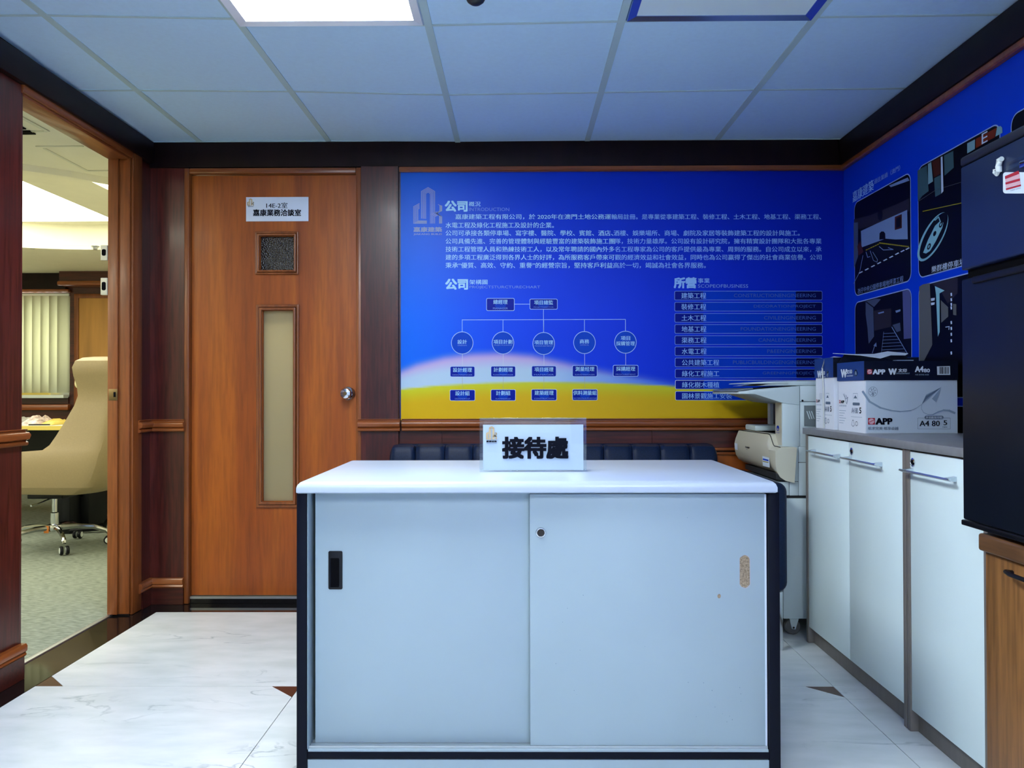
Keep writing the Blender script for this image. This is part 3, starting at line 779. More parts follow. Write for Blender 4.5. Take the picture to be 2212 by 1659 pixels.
for x, yt_, yb_, tx in ((998.5, 717, 764.5, ['設計']), (1086.5, 717, 764.5, ['項目計劃']), (1174.5, 718, 766, ['項目管理']), (1262.5, 716, 764, ['商務']), (1351, 715.5, 763, ['項目', '採購管理'])):
    S.line('chart_line|mt_line', [(x, 690.5), (x, yt_)], 1.1)
    S.line('chart_line|mt_white', [(x+.5, yb_), (x+.5, 791)], .8)
    ym = (yt_+yb_)/2; cb = 'chart_disc#%d|' % int(x)
    S.ell(cb+'mt_disc', x, ym, 23.2, 23.6, 2, n=40); S.ell(cb+'mt_line', x, ym, 23.4, 23.8, 3, w=1.3, n=40)
    if len(tx) == 1:
        w = 5.05*len(tx[0]); S.row(cb+'mt_cyan', tx[0], x-w, x+w, ym-7, ym+2.2, 4, bold=.012)
        S.row(cb+'mt_dim', {'設計': 'DESIGN', '項目計劃': 'PROJECTPLANNING', '項目管理': 'MANAGEMENT', '商務': 'COMMERCIAL'}[tx[0]], x-w*.95, x+w*.95, ym+4, ym+6.6, 4)
    else:
        S.row(cb+'mt_cyan', tx[0], x-10, x+10, ym-13, ym-4, 4, bold=.012); S.row(cb+'mt_cyan', tx[1], x-20, x+20, ym-2, ym+7.4, 4, bold=.012)
for x in (998.9, 1087, 1174.9, 1263): S.line('chart_line|mt_tan', [(x, 814), (x, 842)], .6)
node(1050.5, 1111.5, 644, 671.5, '總經理', 'MANAGER')
node(1144, 1204.5, 645.5, 668.5, '項目總監', 'PROJECTDIRECTOR')
for x0, x1, y0, y1, zh, e in ((972, 1026, 791, 814.5, '設計經理', 'DESIGNMANAGER'), (1060, 1114, 790.5, 814.3, '計劃經理', 'PLANNINGMANAGER'), (1148, 1202, 790, 814, '項目經理', 'MANAGER'),
                              (1236, 1290.5, 789, 814, '測量经理', 'SURVEYMANAGER'), (1324, 1379, 788.5, 813.5, '採購經理', 'PROCUREMENT')):
    node(x0, x1, y0, y1, zh, e, 'mt_line')
for x0, x1, y0, y1, zh, e in ((971.5, 1026.5, 841.5, 866, '設計組', 'DESIGNGROUP'), (1060, 1114, 841, 866, '計劃組', 'PLANNINGGROUP'), (1147.5, 1203, 840.5, 865.5, '建築經理', 'CONSTRUCTION'), (1236, 1291, 840.5, 865, '供料测量組', 'MATERIALSURVEYOR')):
    node(x0, x1, y0, y1, zh, e, 'mt_white')
# scope list
LIST = [('建築工程', 'CONSTRUCTIONENGINEERING', 1585), ('裝修工程', 'DECORATIONPROJECT', 1628), ('土木工程', 'CIVILENGINEERING', 1650), ('地基工程', 'FOUNDATIONENGINEERING', 1600),
        ('渠務工程', 'CANALENGINEERING', 1638), ('水電工程', 'P&EENGINEERING', 1657), ('公共建築工程', 'PUBLICBUILDINGENGINEERING', 1583), ('綠化工程施工', 'GREENINGPROJECT', 1647),
        ('綠化樹木種植', None, 0), ('園林景觀施工安裝', None, 0)]
for i, (zh, en, xe) in enumerate(LIST):
    y0 = 628.5+i*24.05; y1 = y0+20
    x0, x1 = 1456.7+i*.2, 1776.3+i*.1
    lb = 'list_bar#%d|' % i
    S.rrect(lb+('mt_dim' if i < 8 else 'mt_white'), x0, y0, x1, y1, 3, 1)
    S.rrect(lb+'mt_bar_b', x0+1, y0+1, x1-1, y1-1, 2.3, 2)
    S.rrect(lb+'mt_bar_a', x0+1, y0+1, x0+110, y1-1, 2.3, 3)
    S.poly(lb+'mt_bar_b', [(x0+62, y0+1), (x0+112, y0+1), (x0+112, y1-1), (x0+62, y1-1)], 4)
    S.rrect(lb+'mt_bar_c', x0+262, y0+1, x1-1, y1-1, 2.3, 3)
    S.row(lb+'mt_cyan2', zh, x0+15, x0+15+13.55*len(zh)-1, y0+4, y0+16.6, 5, bold=.01)
    if en: S.row(lb+'mt_faint', en, xe, 1762, y0+6, y0+13.8, 5)
S.line('seam|mt_cyan2', [(1826.3, 372), (1826.3, 640)], .9, 2)

S.done(M_, mu)

# ------------------------------------------------------------------ right wall mural with photographs
XS = XR-.004
mr = thing('wall_mural', (XR, 2.6, 1.0), 'dark blue mural on the right wall with printed photographs of car parks', 'mural')
mat('mural_blue', (0.0, 0.042, 0.64), 0.38, spec=.18)
obj('printed_sheet', bx(XS, XR-.0005, YF+.02, D-.006, .60, ztr-.001), M_['mural_blue'], mr)
def z6(u, v): return (1820+u*.2532, 380+v*.2532)
def z5(u, v): return (1820+u*.211, 90+v*.211)
for n_, c_ in (('p_black', (7, 8, 14)), ('p_grey1', (45, 42, 50)), ('p_grey2', (95, 98, 98)), ('p_pale', (120, 145, 190)), ('p_steel', (72, 84, 112)), ('p_lilac', (82, 88, 140)),
               ('p_teal', (62, 92, 100)), ('p_teal2', (120, 160, 172)), ('p_brown', (70, 34, 24)), ('p_rust', (112, 42, 20)), ('p_white', (190, 208, 230)), ('p_yellow', (150, 140, 25)),
               ('p_car', (135, 190, 205)), ('p_navy', (0, 52, 205)), ('p_rim', (150, 175, 225))):
    mat(n_, lin(c_), .35, spec=.3)
S = Sheet(lambda u, v: B(u, v, 'x', XS), (-1, 0, 0), .0004)
wall = Sheet(lambda y, z: Vector((XS, y, z)), (-1, 0, 0), .0004); wall.items = S.items
z_top, z_bot = 1.823, 1.402
for i in range(4):
    for j in range(3):
        y1 = 3.562-i*.565; y0 = y1-.512; za = z_top-j*.447; zb_ = za-.421
        if zb_ < .62: zb_ = .62
        pk = 'photograph#%d|' % (i*3+j)
        wall.rrect(pk+'p_rim', y0, zb_, y1, za, .035, 1)
        wall.rrect(pk+('p_navy' if i == 3 else 'p_black'), y0+.004, zb_+.004, y1-.004, za-.004, .032, 2)
PK = ['photograph#0|']
P6 = lambda key, pts, lay=4: S.poly(PK[0]+key, [z6(*p) for p in pts], lay)
P5 = lambda key, pts, lay=4: S.poly(PK[0]+key, [z5(*p) for p in pts], lay)
# photo 1: painted car-park floor
P6('p_grey1', [(100, 370), (240, 335), (480, 235), (572, 190), (572, 300), (300, 405), (150, 455), (100, 440)], 3)
P6('p_steel', [(98, 400), (135, 395), (135, 690), (100, 790)])
P6('p_pale', [(160, 470), (305, 402), (555, 290), (560, 540), (450, 542), (370, 535), (165, 610)])
P6('p_pale', [(400, 82), (560, 14), (574, 40), (415, 96)])
P6('p_brown', [(450, 350), (510, 325), (510, 445), (450, 462)], 5); P6('p_black', [(462, 362), (500, 346), (500, 430), (462, 444)], 6)
P6('p_black', [(318, 545), (320, 490), (335, 474), (355, 474), (368, 490), (370, 538)], 5)
S.ell(PK[0]+'p_black', *z6(325, 330), 5.4, 13, 5); P6('p_brown', [(130, 600), (155, 555), (182, 650), (140, 680)], 5)
for (a1, b1), (a2, b2), k in (((205, 633), (320, 578), 6), ((320, 572), (575, 605), 14)):
    for q in range(k):
        t0, t1 = q/k, (q+.55)/k
        S.line(PK[0]+'p_yellow', [z6(a1+(a2-a1)*t0, b1+(b2-b1)*t0), z6(a1+(a2-a1)*t1, b1+(b2-b1)*t1)], 2.0 if k < 10 else 2.6, 5)
for c_ in ((160, 822), (212, 796), (264, 769), (317, 742), (369, 716), (420, 690), (470, 663), (517, 640), (560, 620)):
    P6('p_white', [(c_[0]-20, c_[1]+6), (c_[0]+10, c_[1]-10), (c_[0]+18, c_[1]-4), (c_[0]-12, c_[1]+12)], 5)
S.line(PK[0]+'p_pale', [z6(98, 920), z6(150, 820), z6(178, 680)], .9, 5)
S.line(PK[0]+'p_pale', [z6(240, 640), z6(268, 722), z6(298, 735), z6(303, 715), z6(262, 650)], 1.1, 5)
S.line(PK[0]+'p_pale', [z6(318, 603), z6(352, 632), z6(436, 628), z6(395, 612)], 1.5, 5); S.line(PK[0]+'p_pale', [z6(205, 650), z6(218, 695), z6(238, 688)], 1.3, 5)
S.text(PK[0]+'p_pale', '氹仔中央公園停車場地坪漆工程', z6(135, 1008), z6(524, 902), z6(135, 962), 6, bold=.01)
PK[0] = 'photograph#3|'
# photo 2: charging bay sign on the floor
P5('p_teal', [(772, 1320), (868, 1265), (885, 1530), (820, 1580), (775, 1640)])
P5('p_teal2', [(880, 1252), (913, 1232), (932, 1430), (882, 1462)], 5)
P5('p_brown', [(920, 1228), (1000, 1188), (1010, 1350), (940, 1392)], 5); P5('p_teal', [(942, 1400), (1010, 1365), (1012, 1560), (955, 1590)], 5)
P5('p_white', [(1012, 1182), (1030, 1174), (1040, 1530), (1018, 1556)], 6); P5('p_teal', [(1045, 1166), (1140, 1118), (1145, 1290), (1050, 1372)], 5)
P5('p_teal2', [(1282, 1042), (1362, 1000), (1360, 1100), (1282, 1145)], 5); P5('p_rust', [(1370, 996), (1585, 880), (1566, 978), (1370, 1092)], 5)
P5('p_teal2', [(1588, 878), (1622, 862), (1640, 880), (1644, 932), (1572, 972)], 5)
S.text(PK[0]+'p_white', 'E', z5(1432, 1052), z5(1492, 1020), z5(1432, 945), 6)
S.line(PK[0]+'p_yellow', [z6(690, 302), z6(1060, 222)], 1.6, 5); S.line(PK[0]+'p_grey2', [z6(655, 215), z6(800, 120), z6(1060, 40)], .8, 5)
S.ell(PK[0]+'p_car', *z6(774, 520), 59, 21, 4, None, -1.08, 40); S.ell(PK[0]+'p_black', *z6(782, 510), 56, 17.5, 5, None, -1.08, 40)
P6('p_car', [(693, 655), (735, 545), (795, 425), (838, 385), (866, 398), (858, 440), (800, 560), (752, 640), (718, 662)], 6)
S.line(PK[0]+'p_car', [z6(838, 385), z6(825, 350), z6(795, 378), z6(790, 372)], 2.2, 6)
for c_ in ((846, 414), (744, 602)):
    S.ell(PK[0]+'p_black', *z6(*c_), 3.4, 7.4, 7, None, .35); S.ell(PK[0]+'p_car', *z6(*c_), 1.4, 3.6, 8, None, .35)
S.ell(PK[0]+'p_black', *z6(793, 492), 3.0, 6.0, 7, None, .35)
S.text(PK[0]+'p_white', '樂群樓停車場地坪漆工程', z6(765, 828), z6(1330, 690), z6(765, 772), 6, bold=.01)
PK[0] = 'photograph#1|'
# photo 3: ramp with parking lines
P6('p_steel', [(200, 1075), (265, 1125), (272, 1370), (226, 1432), (216, 1300), (200, 1180)]); P6('p_grey1', [(270, 1150), (418, 1130), (420, 1285), (275, 1322)])
P6('p_steel', [(180, 1075), (290, 1046), (330, 1052), (272, 1118), (210, 1072)]); P6('p_lilac', [(515, 985), (566, 972), (584, 1000), (588, 1385), (526, 1392)])
P6('p_steel', [(430, 1272), (494, 1252), (500, 1320), (466, 1334)]); P6('p_pale', [(305, 1168), (355, 1155), (358, 1166), (312, 1178)], 5); P6('p_pale', [(455, 1150), (498, 1138), (498, 1154), (462, 1168)], 5)
for q in range(7): S.line(PK[0]+'p_pale', [z6(352-q*3, 1345+q*28), z6(455+q*14, 1340+q*27)], .8, 5)
S.line(PK[0]+'p_pale', [z6(425, 1290), z6(560, 1520)], 1.5, 5); S.line(PK[0]+'p_pale', [z6(356, 1330), z6(335, 1520)], .7, 5)
S.line(PK[0]+'p_pale', [z6(258, 1510), z6(282, 1440)], 1.3, 5); P6('p_pale', [(268, 1448), (292, 1420), (294, 1458)], 5)
PK[0] = 'photograph#4|'
# photo 4: lane with arrows
P6('p_grey2', [(658, 945), (690, 925), (748, 915), (770, 1440), (700, 1575), (658, 1590)]); P6('p_grey1', [(760, 920), (985, 865), (985, 1000), (900, 1090), (830, 960)], 3)
P6('p_car', [(792, 940), (875, 978), (832, 1002), (834, 1330), (818, 1372), (802, 1010)], 5); P6('p_grey2', [(842, 1060), (905, 1120), (905, 1200), (846, 1252)], 4)
P6('p_grey2', [(945, 1090), (975, 1095), (975, 1190), (948, 1185)], 4)
for y_ in (1000, 1045, 1085, 1115, 1240, 1290, 1340, 1395, 1500): P6('p_white', [(925, y_), (938, y_-3), (940, y_+22), (928, y_+26)], 5)
P6('p_white', [(758, 1045), (792, 1040), (790, 1062), (760, 1068)], 5); P6('p_white', [(758, 1082), (792, 1078), (788, 1098), (762, 1104)], 5)
S.line(PK[0]+'p_white', [z6(885, 1290), z6(915, 1285), z6(912, 1310)], 1.6, 5)
# title
S.text('heading|mt_cyan2', '嘉康建築', z5(105, 1650), z5(320, 1520), z5(105, 1540), 2, bold=.02)
S.text('heading|mt_dim', '過往業績（澳門）', z5(325, 1462), z5(592, 1315), z5(325, 1410), 2, bold=.01)
S.done(M_, mr)

# ------------------------------------------------------------------ reception desk
YD = 2.0
dz = 0.756
def dx(px, y=YD): return B(px, 1200, 'y', y).x
def dzz(py, y=YD): return B(1150, py, 'y', y).z
x0, x1 = dx(640.5), dx(1684.5)
dk = thing('reception_desk', ((x0+x1)/2, 2.3, 0), 'white reception desk cabinet with two sliding doors and dark edges', 'desk')
def top_slab():
    """desk top with rounded waterfall edge: stacked outlines shrinking to the top"""
    bm = BM(); X0, X1, Y0, Y1 = dx(639.5, 1.985), dx(1680.5, 1.985), 1.985, 2.612
    rings = []
    for ins, z in ((.004, dz-.030), (0.0, dz-.027), (0.0, dz-.016), (.003, dz-.008), (.009, dz-.002), (.017, dz)):
        rings.append([bm.verts.new((x, y, z)) for x, y in ((X0+ins, Y0+ins), (X1-ins, Y0+ins), (X1-ins, Y1-ins), (X0+ins, Y1-ins))])
    for A, C in zip(rings, rings[1:]):
        for j in range(4): bm.faces.new((A[j], A[(j+1) % 4], C[(j+1) % 4], C[j]))
    bm.faces.new(rings[0][::-1]); bm.faces.new(rings[-1]); return bm
obj('desktop', top_slab(), M_['laminate_top'], dk, smooth=True)
xl1, xr0 = dx(663), dx(1661)
zt_ = dz-.0305
obj('side_panel', bx(x0, xl1, YD, 2.58, .0, zt_), M_['navy_edge'], dk, bevel=.0015)
obj('side_panel', bx(xr0, x1, YD, 2.58, .0, zt_), M_['navy_edge'], dk, bevel=.0015)
obj('back_panel', bx(xl1, xr0, 2.55, 2.57, .05, zt_), M_['laminate'], dk)
obj('inner_side', bx(xl1+.0002, xl1+.0015, YD+.003, 2.54, .08, zt_-.0005), M_['laminate'], dk)
obj('inner_side', bx(xr0-.0015, xr0-.0002, YD+.034, 2.54, .08, zt_-.0005), M_['laminate'], dk)
zr_ = dzz(1640); zra = dzz(1626)
obj('lower_rail', bx(xl1+.0002, xr0-.0002, YD+.002, YD+.06, zr_, zra), M_['navy_edge'], dk, bevel=.001)
obj('shelf_board', bx(xl1+.002, xr0-.002, YD+.004, 2.549, zra+.0002, zra+.006), M_['laminate'], dk)
for y in (YD+.012, YD+.030, YD+.047):
    obj('track', bx(xl1+.002, xr0-.002, y-.0015, y+.0015, zra+.0062, zra+.012), M_['aluminium'], dk)
obj('plinth_panel', bx(xl1+.001, xr0-.001, YD+.004, YD+.022, .004, dzz(1643)), M_['laminate'], dk)
obj('bottom_filler', bx(xl1+.001, xr0-.001, YD+.024, YD+.05, .004, zr_-.001), M_['navy_edge'], dk)
# sliding doors
yl_, yr_ = YD+.032, YD+.014
dl = obj('sliding_door', bx(dx(681, yl_), dx(1160, yl_), yl_, yl_+.016, dzz(1609, yl_), zt_-.0008), M_['laminate'], dk, bevel=.0008)
drr = obj('sliding_door', bx(dx(1144.5, yr_), dx(1655, yr_), yr_, yr_+.0155, dzz(1621, yr_), zt_-.005), M_['laminate'], dk, bevel=.0008, label='right sliding door with lock and bare chipboard finger hole')
obj('edge_band', bx(dx(1651.5, yr_), dx(1655.5, yr_), yr_-.0006, yr_+.0002, dzz(1621, yr_), zt_-.006), M_['ink_white'], drr)
ha, hb = B(709.5, 1273, 'y', yl_), B(740, 1190, 'y', yl_)
hp = obj('recessed_pull', prism(BM(), rr(ha.x, hb.x, ha.z, hb.z, .004), 'y', yl_-.002, yl_-.0002), M_['black_plastic'], dl, bevel=.0006)
def cup(x0, x1, z0, z1, r, yf, depth, ins, m_rim, m_in, parent, name):
    o = obj(name, prism(BM(), rr(x0, x1, z0, z1, r), 'y', yf, yf+depth), m_in, parent); return o
obj('pull_recess', prism(BM(), rr(ha.x+.005, hb.x-.008, ha.z+.006, hb.z-.018, .003), 'y', yl_-.0026, yl_-.0021), M_['void_black'], hp)
obj('pull_lip', prism(BM(), rr(ha.x+.0042, ha.x+.0062, ha.z+.006, hb.z-.018, .001), 'y', yl_-.0032, yl_-.0027), M_['navy_edge'], hp)
lc = B(1168.3, 1150.5, 'y', yr_)
lk = obj('door_lock', lathe(BM(), [(.0125, -.0005), (.0130, -.002), (.0118, -.0035), (.0098, -.0038), (.0095, -.0020)], (lc.x, yr_, lc.z), 'y', 32), M_['chrome'], drr, smooth=True)
obj('lock_core', lathe(BM(), [(.0093, -.0019), (.0093, -.0024), (0, -.0024)], (lc.x, yr_, lc.z), 'y', 24), M_['dark_hole'], lk)
ha, hb = B(1597, 1272, 'y', yr_), B(1621.5, 1198, 'y', yr_)
fh = obj('finger_hole', prism(BM(), rr(ha.x, hb.x, ha.z, hb.z, .02), 'y', yr_-.0006, yr_-.0001), M_['steel'], drr)
bm = BM(); q = rr(ha.x+.0012, hb.x-.0028, ha.z+.003, hb.z-.0015, .013, 7)
q = [(p[0]+random.uniform(-.0006, .0006), p[1]+random.uniform(-.0006, .0006)) for p in q]
obj('chipboard_core', prism(bm, q, 'y', yr_-.0010, yr_-.0007), M_['chipboard'], fh)
cc = B(1553.5, 1288, 'y', yr_)
obj('chipped_spot', prism(BM(), [(cc.x+.0045*math.cos(a)*random.uniform(.7, 1.1), cc.z+.0060*math.sin(a)*random.uniform(.8, 1.1)) for a in [i*PI/5 for i in range(10)]], 'y', yr_-.0007, yr_-.0001), M_['chipboard'], drr)
bm = BM()
for i in range(22):
    px_, py_ = random.choice([(random.gauss(1540, 40), random.gauss(1520, 40)), (random.uniform(1160, 1640), random.uniform(1090, 1610))])
    if not (1155 < px_ < 1645 and 1080 < py_ < 1612): continue
    c_ = B(px_, py_, 'y', yr_); r_ = random.uniform(.0004, .0009)
    prism(bm, [(c_.x+r_*math.cos(a), c_.z+r_*1.3*math.sin(a)) for a in [k*PI/3 for k in range(6)]], 'y', yr_-.0004, yr_-.0001)
obj('scratches', bm, M_['ink_grey'], drr)['kind'] = 'stuff'

# ------------------------------------------------------------------ acrylic sign
ys = 2.222
a, b_ = B(1036, 1019, 'y', ys), B(1267, 902, 'y', ys)
sg = thing('sign_holder', ((a.x+b_.x)/2, ys, dz), 'clear acrylic reception sign holder standing on the white desktop', 'sign')
zb0 = dz+.0004
for y in (ys, ys+.006):
    obj('acrylic_sheet', bx(a.x, b_.x, y, y+.0028, zb0+.004, b_.z), M_['acrylic'], sg, bevel=.0006)
obj('acrylic_foot', bx(a.x, b_.x+.002, ys-.006, ys+.05, zb0, zb0+.0035), M_['acrylic'], sg, bevel=.0006)
obj('acrylic_edge', bx(a.x, b_.x, ys+.0029, ys+.0059, b_.z-.004, b_.z-.001), M_['acrylic'], sg)
p0, p1 = B(1043.5, 1015.5, 'y', ys+.0032), B(1260, 917, 'y', ys+.0032)
pc = obj('paper_insert', bx(p0.x, p1.x, ys+.0032, ys+.0042, p0.z, p1.z), M_['paper_sign'], sg)
S = Sheet(lambda u, v: B(u, v, 'y', ys-.0003), (0, -1, 0), .0002)
S.row('lettering|ink', '接待處', 1086.5, 1226, 945, 989.5, bold=.045)
logo(S, 1050.5, 1073, 921, 949, 'emblem|gold_print', 3, 1.5)
S.row('emblem_lettering|ink', '嘉康建築', 1050.5, 1073, 951.5, 955.6, bold=.03); S.row('emblem_lettering|ink', 'JIAKANG BUILD', 1051, 1073, 957, 958.3, bold=.02)
S.done(M_, sg)

# ------------------------------------------------------------------ sofa
sx0, sx1 = -.552, .872
so = thing('sofa', ((sx0+sx1)/2, 3.3, 0), 'low black leather sofa with channel-stitched back behind the reception desk', 'sofa')
nch = 11
edges = [B(px, 975, 'y', 3.45).x for px in (843, 899, 961.5, 1022, 1083, 1145, 1206, 1255, 1303, 1364, 1425, 1487, 1547)]
zs = B(1200, 961, 'y', 3.43).z
for i in range(12):
    xa, xb = edges[i]+.0012, edges[i+1]-.0012
    bm = BM()
    n = 12; rows_ = [(.36, 3.44), (.60, 3.42), (zs-.03, 3.425), (zs-.008, 3.44), (zs, 3.47), (zs-.008, 3.53), (zs-.03, 3.545), (.36, 3.545)]
    grid = []
    for k, (z, y) in enumerate(rows_):
        ring = []
        for j in range(n+1):
            t = j/n; e = (1-abs(2*t-1)**9)
            bulge = .007*e if k < 5 else 0
            zz_ = z - (0.0 if 0 < i < 11 else (.02*(1-e) if 2 <= k <= 6 else 0)) - (.004*(1-e) if 2 <= k <= 6 else 0)
            ring.append(bm.verts.new((xa+(xb-xa)*t, y-bulge, zz_)))
        grid.append(ring)
    for A, C in zip(grid, grid[1:]):
        for j in range(n): bm.faces.new((A[j], A[j+1], C[j+1], C[j]))
    for j in range(n): bm.faces.new((grid[-1][j], grid[-1][j+1], grid[0][j+1], grid[0][j]))
    bm.faces.new([g[0] for g in grid][::-1]); bm.faces.new([g[-1] for g in grid])
    obj('back_channel', bm, M_['black_leather'], so, smooth=True)
obj('back_shell', bx(sx0+.004, sx1-.004, 3.5465, 3.60, .22, zs-.004), M_['black_leather'], so, bevel=.015, seg=3)
for i in range(2):
    w_ = (sx1-sx0)/2
    obj('seat_cushion', bx(sx0+i*w_+.003, sx0+(i+1)*w_-.003, 3.0, 3.415, .30, .42), M_['black_leather'], so, bevel=.03, seg=4)
obj('seat_base', bx(sx0+.003, sx1-.003, 3.01, 3.54, .20, .299), M_['black_leather'], so, bevel=.012, seg=3)
obj('armrest', bx(sx1+.001, 1.018, 2.985, 3.54, .222, .634), M_['black_leather'], so, bevel=.035, seg=5)
obj('armrest', bx(-.70, sx0-.001, 2.985, 3.54, .222, .634), M_['black_leather'], so, bevel=.035, seg=5)
for x in (-.66, .988):
    for y in (3.02, 3.50):
        obj('leg', bx(x-.012, x+.012, y-.012, y+.012, 0.0005, .221), M_['chrome'], so, bevel=.002)

# ------------------------------------------------------------------ photocopier
cp = thing('photocopier', (1.28, 3.4, 0), 'pale grey floor-standing photocopier with overhanging control panel in the corner', 'photocopier')
CG, CD, CBm, SB = M_['copier_grey'], M_['copier_dark'], M_['copier_beige'], M_['seam_black']
yn, yf_ = 3.185, 3.62
def cz(py, y=3.185, px=1700): return B(px, py, 'y', y).z
def cxx(px, y=3.185): return B(px, 950, 'y', y).x
xa = cxx(1690.5)
obj('paper_cabinet', bx(xa, 1.505, yn, yf_, cz(1337), cz(1077)), CG, cp, bevel=.004)
obj('base_shadow_gap', bx(xa+.01, 1.495, yn+.01, yf_, cz(1076.5), cz(1071)), SB, cp)
for (pa, pb, ya, yb) in ((1673, 1703.8, 1070, 1041), (1705, 1724, 1070.5, 1041), (1725, 1790, 1070.5, 1000)):
    obj('side_cover', bx(cxx(pa) if pa > 1680 else xa-.03, cxx(pb), yn, yf_-.01, cz(ya), cz(yb)), CG, cp, bevel=.0015)
obj('side_cover', bx(cxx(1705), cxx(1724), yn, yf_-.01, cz(1040), cz(940)), CG, cp, bevel=.0015)
obj('side_cover', bx(cxx(1725), 1.50, yn+.002, yf_-.01, cz(999), cz(940)), CG, cp, bevel=.0015)
obj('side_cover', bx(cxx(1690), cxx(1704), yn, yf_-.01, cz(1038), cz(983)), CG, cp, bevel=.0015)
obj('core', bx(xa+.004, 1.49, yn+.006, yf_-.012, cz(1072), cz(940)), SB, cp)
obj('side_cover', bx(cxx(1690), cxx(1704), yn, yf_-.01, cz(982), cz(966)), CG, cp, bevel=.0015)
# beige front cover (faces the door side), with rounded lower edge and cut-out
def front_cover():
    bm = BM()
    ys_ = [3.168, 3.174, 3.222, 3.232, 3.245, 3.258, 3.268, 3.285, 3.45, 3.605]
    topz = [.753, .756, .757, .761, .777, .794, .801, .803, .803, .803]
    botz = [.634, .640, .655, .656, .657, .658, .659, .660, .665, .670]
    rings = []
    for q, (y, t, b0) in enumerate(zip(ys_, topz, botz)):
        x = 1.024-(y-3.17)*.093 + (.003 if q == 0 else 0)
        pts = [(x+.075, b0-.020), (x+.040, b0-.012), (x+.018, b0+.002), (x+.006, b0+.022), (x, b0+.050), (x-.001, max(b0+.07, .742)), (x+.004, min(.765, t-.012)), (x+.018, t-.003), (x+.024, t), (x+.085, t)]
        rings.append([bm.verts.new((p[0], y, p[1])) for p in pts])
    for A, C in zip(rings, rings[1:]):
        for j in range(len(A)): bm.faces.new((A[j], A[(j+1) % len(A)], C[(j+1) % len(A)], C[j]))
    bm.faces.new(rings[0][::-1]); bm.faces.new(rings[-1]); return bm
def cover_seam():
    pts = []
    for y, t in zip([3.166, 3.222, 3.232, 3.245, 3.258, 3.268, 3.285, 3.45, 3.605], [.756, .757, .761, .777, .794, .801, .803, .803, .803]):
        pts.append((1.024-(y-3.17)*.093+.021, y, t+.0005))
    return tube(BM(), pts, .0016, 6)
fc = obj('front_cover', front_cover(), CBm, cp, smooth=True, label='beige grey front cover with curved chin')
def cover_pt(u, v):
    d = B(u, v, 'y', 1.0)-Vector((0, 0, CZ))          # ray met with the slanted cover face x = 1.024-(y-3.17)*.093
    t = (1.024+3.17*.093)/(d.x+.093*d.y)
    return Vector((0, 0, CZ))+d*t
S = Sheet(cover_pt, (-1, -.09, 0), .0008)
obj('seam_line', cover_seam(), SB, fc)
obj('chin_shade', prism(BM(), [(1.03, .628), (1.10, .615), (1.10, .650), (1.03, .650)], 'y', 3.175, 3.60), M_['seam_black'], cp)  # dark strip standing in for the shadow under the front cover
# maker's mark and stickers on the front cover
S.text('brand_lettering|ink', 'SHARP', (1611, 967), (1620, 969), (1611, 963.6), 3, bold=.03)
S.text('brand_lettering|ink_grey', 'AL', (1613.5, 971), (1616, 971.6), (1613.5, 969), 3, bold=.02)
S.poly('sticker|ink_white', [(1648, 985), (1663, 989), (1664, 1010), (1649, 1006)], 3)
S.poly('sticker|mt_disc', [(1649.5, 990), (1661.5, 993), (1661.5, 996.5), (1649.5, 993.5)], 4); S.poly('sticker|p_yellow', [(1649.5, 995.5), (1661.5, 998.2), (1661.5, 1000), (1649.5, 997.2)], 4)
S.poly('sticker|ink_white', [(1588, 957), (1594, 958), (1594.5, 972), (1589, 970.5)], 3)
S.done(M_, fc)
# output tray and column
obj('output_tray', prism(BM(), [(1.075, .752), (1.20, .752), (1.20, .80), (1.075, .762)], 'y', 3.20, 3.585), CG, cp, bevel=.002)
obj('rear_shelf', bx(1.03, 1.20, 3.45, 3.60, .8065, .83), CG, cp, bevel=.006)
zc0 = cz(870)
cl_ = obj('column', bx(cxx(1689.5), cxx(1727.5), yn-.002, yn+.085, .757, zc0+.004), CG, cp, bevel=.003)
obj('column_lit_face', bx(cxx(1689.5)-.0008, cxx(1689.5)+.002, yn+.004, yn+.08, .762, zc0), M_['copier_beige'], cl_)  # beige plate puts the lit look of the left face into colour
S = Sheet(lambda u, v: B(u, v, 'x', cxx(1689.5)-.0010), (-1, 0, 0), .0004)
S.ell('badge|mt_bar_b', 1680.3, 925, 2.2, 5.2, 1, 1.2); S.ell('badge|mt_bar_b', 1680.6, 923, 1.2, 3.0, 2); S.text('badge|mt_bar_b', 'energy', (1676.5, 935.5), (1684, 936.2), (1676.5, 933.4), 1)
S.done(M_, cl_)
obj('rear_housing', bx(1.165, 1.505, yn+.09, yf_, .757, zc0+.004), CD, cp)
obj('side_housing', bx(cxx(1728.5), 1.505, yn, yn+.089, .757, zc0+.004), CG, cp, bevel=.002)
obj('rear_post', bx(1.135, 1.150, 3.575, 3.61, .831, zc0+.004), M_['paper'], cp)
